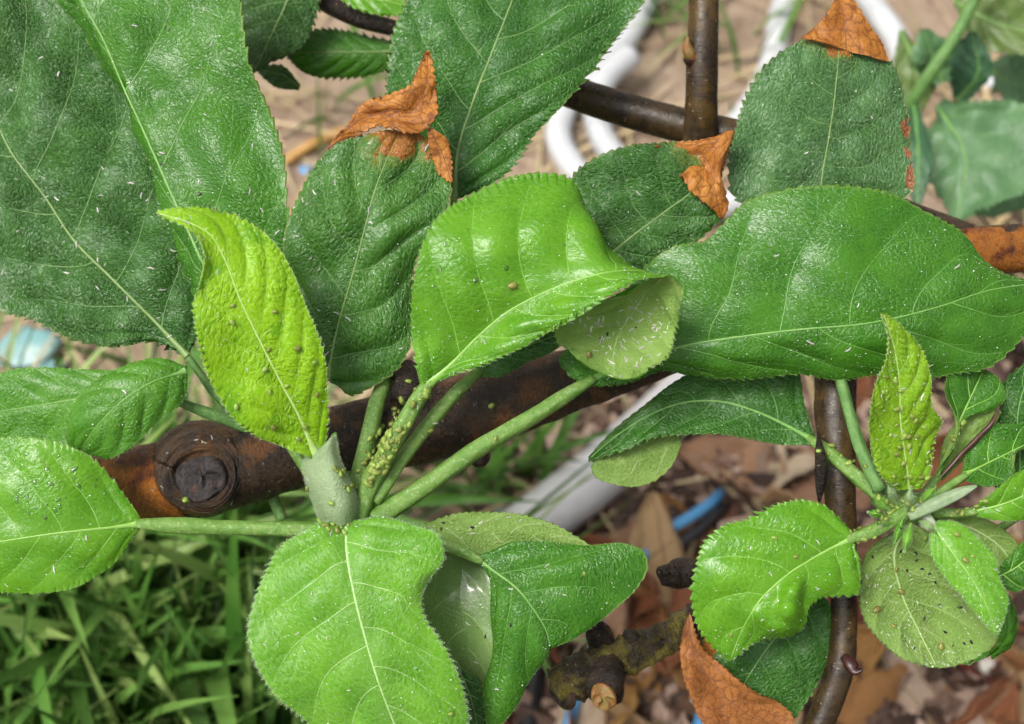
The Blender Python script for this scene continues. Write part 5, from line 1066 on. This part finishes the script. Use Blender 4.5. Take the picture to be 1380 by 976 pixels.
def poly_rand(poly, n, seed):
    r = random.Random(seed); xs = [p[0] for p in poly]; ys = [p[1] for p in poly]; out = []
    while len(out) < n:
        x, y = r.uniform(min(xs), max(xs)), r.uniform(min(ys), max(ys)); c = False; j = len(poly) - 1
        for i in range(len(poly)):
            if (poly[i][1] > y) != (poly[j][1] > y) and x < (poly[j][0] - poly[i][0]) * (y - poly[i][1]) / (poly[j][1] - poly[i][1]) + poly[i][0]: c = not c
            j = i
        if c: out.append((x, y))
    return out
def aphids(pts, label, group, smin=1.3, smax=2.1, me=None):
    for (x, y) in pts: place('aphid', me or APH, x, y, rg.uniform(smin * .75, smax * .95) / 1000, label, 'aphid', group)
aphids(zl(460, 325, 3, [(245, 640), (215, 700), (225, 720), (165, 750), (140, 790), (150, 830), (175, 855), (180, 800), (200, 770), (225, 800), (260, 750), (275, 740), (205, 810), (160, 880), (130, 880), (210, 845), (340, 620),
        (345, 605), (330, 630), (300, 600), (270, 570), (250, 650), (150, 910), (175, 930), (140, 935), (190, 780), (235, 760), (215, 680), (190, 830), (150, 770), (165, 805), (128, 850), (318, 640), (290, 660), (232, 690), (205, 740), (250, 775), (180, 890)]) + poly_rand([(510, 595), (530, 575), (545, 580), (530, 615), (508, 655), (492, 660)], 34, 21),
       'pale green aphid in the cluster on the rolled leaf\'s stalk', 'aphids on the rolled leaf stalk', 1.4, 2.3)
aphids(zl(460, 325, 3, [(110, 870), (100, 885), (90, 900), (115, 800), (70, 930), (95, 850)]), 'pale green aphid on the stalk of the burnt leaf', 'aphids on the burnt leaf stalk')
aphids(zl(380, 540, 5.14, [(380, 490), (400, 510), (420, 495), (365, 470), (430, 600), (455, 620), (180, 610), (165, 640), (190, 650), (300, 870), (320, 890), (380, 900), (430, 915), (460, 860), (70, 815), (95, 825), (200, 805), (240, 790), (350, 860), (270, 830), (410, 880), (345, 710), (520, 610), (590, 575), (480, 590), (250, 830)]),
       'pale green aphid at the base of the rosette', 'aphids at the rosette base', 1.2, 2.0)
aphids([(662, 547), (580, 580), (668, 591)], 'lone aphid on a stalk right of the cluster', 'lone aphids on the right stalks')
aphids(zl(0, 325, 3, [(940, 260), (940, 330), (1110, 285), (1085, 440), (1200, 435), (1070, 520), (1090, 610), (1160, 585), (1105, 750), (1230, 750), (955, 670), (1205, 800), (1270, 490), (1280, 620)]), 'aphid on the yellow lime leaf in front', 'aphids on the yellow lime leaf', 1.5, 2.1)
aphids(zl(1150, 480, 4.435, [(250, 150), (280, 205), (175, 215), (255, 315), (285, 310), (260, 410), (420, 425), (370, 385), (275, 545), (330, 540), (295, 640), (240, 720), (330, 715), (400, 720), (440, 725), (260, 585), (380, 480), (330, 480), (395, 530), (300, 480), (350, 360), (220, 470), (440, 630), (310, 720), (195, 125)]),
       'aphid on the upright lime leaf of the right rosette', 'aphids on the upright lime leaf', 1.1, 2.1)
aphids(zl(1130, 660, 3.752, [(80, 205), (95, 195), (110, 200), (130, 180), (150, 165), (170, 150), (190, 145), (215, 140), (245, 110), (265, 120), (280, 110), (100, 265), (130, 250), (180, 240), (270, 80), (240, 60), (200, 40), (300, 30), (600, 110), (625, 120), (650, 100), (680, 85), (700, 80), (720, 60), (740, 55), (570, 130), (640, 85), (350, 70), (220, 100), (160, 195), (205, 165), (240, 150), (60, 215), (440, 240), (330, 60), (380, 100), (420, 60), (300, 90), (180, 90), (200, 110)]),
       'pale green aphid crowding the centre of the right rosette', 'aphids in the right rosette', 1.2, 2.0)
aphids(zl(1150, 480, 4.435, [(550, 575), (590, 485), (640, 430), (600, 500), (500, 715), (470, 720), (650, 400)]), 'aphid on the curled leaf behind the upright lime leaf', 'aphids on the curled leaf')
aphids(zl(920, 325, 3, [(550, 850), (600, 830), (690, 890), (720, 920), (740, 910), (640, 870), (670, 900), (590, 860)]), 'aphid on the stalk of the dark left pointing leaf', 'aphids on the dark leaf stalk')
aphids(zl(920, 650, 2.993, [(370, 225), (455, 300), (195, 615)]), 'aphid on the bright serrated leaf', 'aphids on the serrated leaf')
aphids(zl(920, 650, 2.993, [(1140, 315), (1105, 210), (1170, 300)]), 'aphid on the small downy leaf', 'aphids on the small downy leaf')
aphids(zl(920, 650, 2.993, [(780, 515), (850, 580), (880, 440), (1040, 660), (860, 350)]), 'olive aphid on the pale speckled underside', 'olive aphids on the underside', 1.8, 2.5, APHB)
aphids([(690, 385)], 'single brown aphid in the hollow of the rolled leaf', None, 2.4, 2.5, APHB)
aphids([(793, 478)], 'dark aphid inside the rolled leaf tip', None, 1.9, 2.0, APHB)
aphids([(250, 675)], 'single yellow green aphid on the rim of the pruning scar', None, 2.3, 2.4)
aphids([(787, 773)], 'single aphid on the folded leaf', None, 1.4, 1.5)
aphids([(607, 962)], 'single aphid near the lower edge of the bottom leaf', None, 1.6, 1.7)

def skins(pts, where, smin=1.1, smax=1.9):
    for (x, y) in pts: place('shed_skin', rg.choice(SKINS), x, y, rg.uniform(smin * .65, smax) / 1000, 'tiny white shed aphid skin on ' + where, 'aphid skin', 'shed skins on ' + where, sx=rg.uniform(.8, 1.3))
skins(zl(0, 0, 3, [(65, 725), (235, 300), (165, 235), (190, 795), (250, 915), (70, 935), (395, 850), (410, 790), (415, 680), (540, 735), (530, 740), (570, 790), (595, 810), (515, 940), (610, 680), (230, 805), (45, 365)]) +
      zl(0, 325, 3, [(310, 15), (395, 75), (425, 95), (10, 128), (270, 130), (395, 190), (515, 235), (655, 198), (610, 110), (640, 310), (495, 340), (620, 370), (685, 385), (700, 40)]), 'the large dark leaf at left')
skins(zl(0, 0, 3, [(545, 105), (825, 40), (855, 180), (520, 335), (655, 620), (820, 600), (830, 465), (1010, 775), (1020, 590), (1060, 850), (805, 735), (1120, 940), (800, 275)]), 'the big folded leaf at upper left')
skins(zl(0, 0, 3, [(1320, 600), (1300, 645), (1270, 780), (1240, 825), (1190, 840), (1355, 740), (1225, 810), (1370, 720), (1200, 955)]) + zl(460, 0, 3, [(110, 850), (345, 595), (70, 745)]) +
      zl(0, 325, 3, [(1290, 115), (1260, 180), (1255, 70), (1290, 280), (1360, 290), (1310, 420), (1330, 325), (1320, 455)]) + [(470, 430), (540, 470), (500, 300)], 'the burnt tipped leaf left of centre')
skins(zl(460, 325, 3, [(1265, 340), (1115, 325), (1040, 335), (1130, 355), (995, 310), (965, 320), (930, 330), (1045, 400), (1135, 425), (1130, 410), (1200, 410), (1215, 430), (1240, 460), (1285, 460), (1195, 510), (1105, 455), (1075, 480), (1030, 460), (1150, 480), (1090, 545), (1130, 548), (1075, 515)]) +
      poly_rand([(760, 445), (850, 400), (905, 400), (900, 460), (870, 495), (800, 490)], 70, 3), 'the rolled leaf tip', 0.9, 1.6)
skins(zl(460, 325, 3, [(590, 320), (650, 300), (545, 160), (700, 395), (580, 410), (400, 120)]) + [(640, 330), (720, 300)], 'the top of the rolled young leaf', .8, 1.3)
skins(zl(0, 325, 3, [(880, 125), (1000, 520)]) + [(253, 300)], 'the yellow lime leaf', 1.4, 1.9)
skins(zl(1150, 480, 4.435, [(150, 110), (410, 245), (183, 325), (165, 240), (295, 445), (245, 475), (420, 165), (465, 55), (255, 765), (290, 195), (340, 575), (460, 655), (445, 575)]), 'the upright lime leaf', 1.2, 1.9)
skins(zl(920, 325, 3, [(380, 60), (670, 440), (515, 410), (710, 260)]) + [(1040, 330), (1290, 360)], 'the long glossy leaf')
skins(zl(0, 650, 2.993, [(348, 225), (218, 352), (25, 415), (385, 425)]) + [(168, 528), (70, 525)], 'the left edge leaves')
skins(zl(0, 650, 2.993, [(1270, 550), (1200, 610), (1155, 510), (1070, 655), (1015, 645)]) + [(560, 740), (500, 800), (420, 800), (440, 860), (560, 900), (470, 930)], 'the bottom downy leaf', .9, 1.4)
skins(zl(560, 670, 3.188, [(565, 295), (410, 395), (280, 110), (245, 155), (450, 100), (400, 85), (225, 545), (175, 550), (260, 710), (640, 420), (350, 825)]), 'the folded leaf at the bottom', .9, 1.4)
skins(zl(920, 650, 2.993, [(340, 455), (320, 555), (365, 595), (545, 430), (355, 370), (275, 265), (490, 260), (285, 655), (545, 240)]), 'the bright serrated leaf', .9, 1.7)
skins(poly_rand([(1165, 770), (1230, 760), (1290, 800), (1325, 850), (1270, 885), (1200, 870)], 34, 8), 'the pale speckled underside', .8, 1.3)
skins(zl(100, 560, 4.312, [(540, 220), (705, 145), (745, 155), (895, 145), (800, 130), (1135, 440), (510, 420), (455, 435), (910, 510), (760, 160)]), 'the bark round the pruning scar', 1.0, 1.8)
skins(zl(920, 0, 3, [(765, 290), (765, 475), (500, 620)]) + [(800, 250), (860, 260)], 'the wrinkled leaves at upper right', .9, 1.4)
skins(zl(380, 540, 5.14, [(770, 215), (780, 110), (940, 45), (870, 630), (850, 780), (180, 545), (410, 725), (1060, 155), (975, 250), (340, 915), (830, 785)]), 'the leaf stalks of the rosette', .9, 1.6)
skins(zl(1130, 660, 3.752, [(525, 250), (220, 180), (265, 155), (740, 90), (805, 105), (790, 405), (395, 20), (255, 30), (690, 20)]), 'the young leaves of the right rosette', 1.0, 1.7)

for (x, y) in zl(920, 650, 2.993, [(880, 280), (905, 355), (965, 350), (995, 370), (1020, 405), (1035, 495), (1120, 505), (975, 550), (1060, 605), (1090, 660), (1135, 650), (1165, 645), (935, 670), (765, 300), (880, 185), (720, 400), (940, 285), (945, 315), (830, 205)]):
    place('frass', FRASS, x, y, rg.uniform(.2, .36) / 1000, 'tiny black speck on the pale leaf underside', 'speck', 'black specks on the pale underside', sx=1.6)
for (x, y) in zl(460, 325, 3, [(1045, 395), (1190, 350), (1075, 375), (1000, 470)]): place('frass', FRASS, x, y, rg.uniform(.2, .36) / 1000, 'tiny dark speck inside the rolled leaf tip', 'speck', 'dark specks in the rolled tip', sx=1.4)
for (x, y) in zl(0, 0, 3, [(675, 85), (682, 122), (668, 112), (808, 785), (655, 665)]): place('frass', FRASS, x, y, rg.uniform(.25, .42) / 1000, 'tiny black speck on the big folded leaf', 'speck', 'black specks on the big folded leaf', sx=1.4)
for (x, y) in zl(560, 670, 3.188, [(120, 110), (245, 130), (110, 135), (400, 85), (300, 600), (410, 550), (205, 760), (235, 820)]): place('frass', FRASS, x, y, rg.uniform(.2, .36) / 1000, 'tiny dark speck on the turned back leaf underside', 'speck', 'dark specks on the folded leaf', sx=1.5)

# water drops on the fresh leaf at the left edge, on the rolled leaf and in the folded leaf
def drops(parent, pts, label, tilt=0.0):
    parts = []; half = norm(norm(CAMP - np.array([0, .15, .27])) + np.array(sd))
    for (x, y, r) in pts:
        h = hit(x, y)
        if h is None: continue
        loc, n = np.array(h[0]), np.array(h[1]); loc = loc + n * tilt * r * 0.00028; n = norm(n * (1 - tilt) + half * tilt); a = norm(np.cross(n, [.3, .9, .2])); b_ = np.cross(n, a); ns = 14
        th = np.arange(ns) / ns * 6.2832; wob = 1 + .28 * np.sin(2 * th + rg.uniform(0, 6)) + .08 * np.sin(3 * th + rg.uniform(0, 6)); rings = []
        kh = 0.28 if tilt else 1.0
        for f, hh in ((1.0, -.10), (1.0, .03), (.9, .16 * kh), (.65, .27 * kh), (.3, .33 * kh)):
            rings.append(loc + r / 1000 * ((f * wob * np.cos(th))[:, None] * a + (f * wob * np.sin(th))[:, None] * b_ + hh * n))
        V = np.concatenate(rings + [(loc + r / 1000 * .345 * kh * n)[None], (loc - r / 1000 * .1 * n)[None]])
        i, j = np.meshgrid(np.arange(4), np.arange(ns), indexing='ij'); p = (i * ns + j).ravel(); q = (i * ns + (j + 1) % ns).ravel(); jj = np.arange(ns)
        F = [np.stack([p, q, q + ns, p + ns], 1), np.concatenate([np.stack([4 * ns + jj, 4 * ns + (jj + 1) % ns, np.full(ns, 5 * ns)], 1), np.stack([(jj + 1) % ns, jj, np.full(ns, 5 * ns + 1)], 1)])]
        parts.append((V, F, np.zeros((len(V), 2))))
    if parts:
        V, F, U = join(parts); o = put('water_drops', V, F, M_DEW, parent, kind='stuff', label=label); return o
def child(lab): return next(o for o in COL.objects if o.get('label') == lab)
wl_ = child('fresh green leaf with water drops at the left edge')
rr = random.Random(4)
drops(wl_, [(x, y, rr.choice([.15, .2, .2, .25, .3, .35, .5])) for x, y in poly_rand([(5, 600), (70, 605), (120, 630), (160, 680), (90, 705), (10, 700)], 55, 6)] + [(68, 652, .6), (106, 655, .55), (35, 612, .5)], 'clear water drops')
drops(gl, [(682, 361, .6), (641, 378, .6), (592, 363, .5), (600, 330, .4), (760, 330, .4), (630, 310, .35), (705, 340, .35)], 'clear water drops')
drops(ul, [(x, y, .3) for x, y in poly_rand([(570, 760), (655, 775), (655, 900), (600, 870)], 16, 10)], 'clear water drops')

# fine hairs: leaves, then stalks
grow_fuzz()
r = np.random.RandomState(9)
for o in [o for o in COL.objects if o.name.split('.')[0] in ('petiole', 'furled_leaf')]:
    me = o.data; n = len(me.vertices); co = np.zeros(n * 3, np.float32); me.vertices.foreach_get('co', co); no = np.zeros(n * 3, np.float32); me.vertices.foreach_get('normal', no)
    co = co.reshape(-1, 3); no = no.reshape(-1, 3); k = 420; i = r.randint(0, n, k)
    base = co[i] + 0.0003 * r.randn(k, 3) * 0.6; d = norm(no[i] + .5 * r.randn(k, 3)); ln = (.2 + .4 * r.rand(k))[:, None] / 1000
    sd_ = norm(np.cross(d, r.randn(k, 3))) * .00002
    base = co[i]
    V = np.stack([base - sd_, base + sd_, base + d * ln], 1).reshape(-1, 3) + ORIGIN[o.name]
    par = o if o.parent and o.parent.type == 'EMPTY' else o.parent
    put('stalk_fuzz', V, np.arange(k * 3).reshape(-1, 3), M_FUZZ, par, kind='stuff')
print('TRIS', sum(len(o.data.loop_triangles) or sum(len(p.vertices) - 2 for p in o.data.polygons) for o in COL.objects if o.type == 'MESH' and o.name.split('.')[0] not in ('aphid', 'shed_skin')))
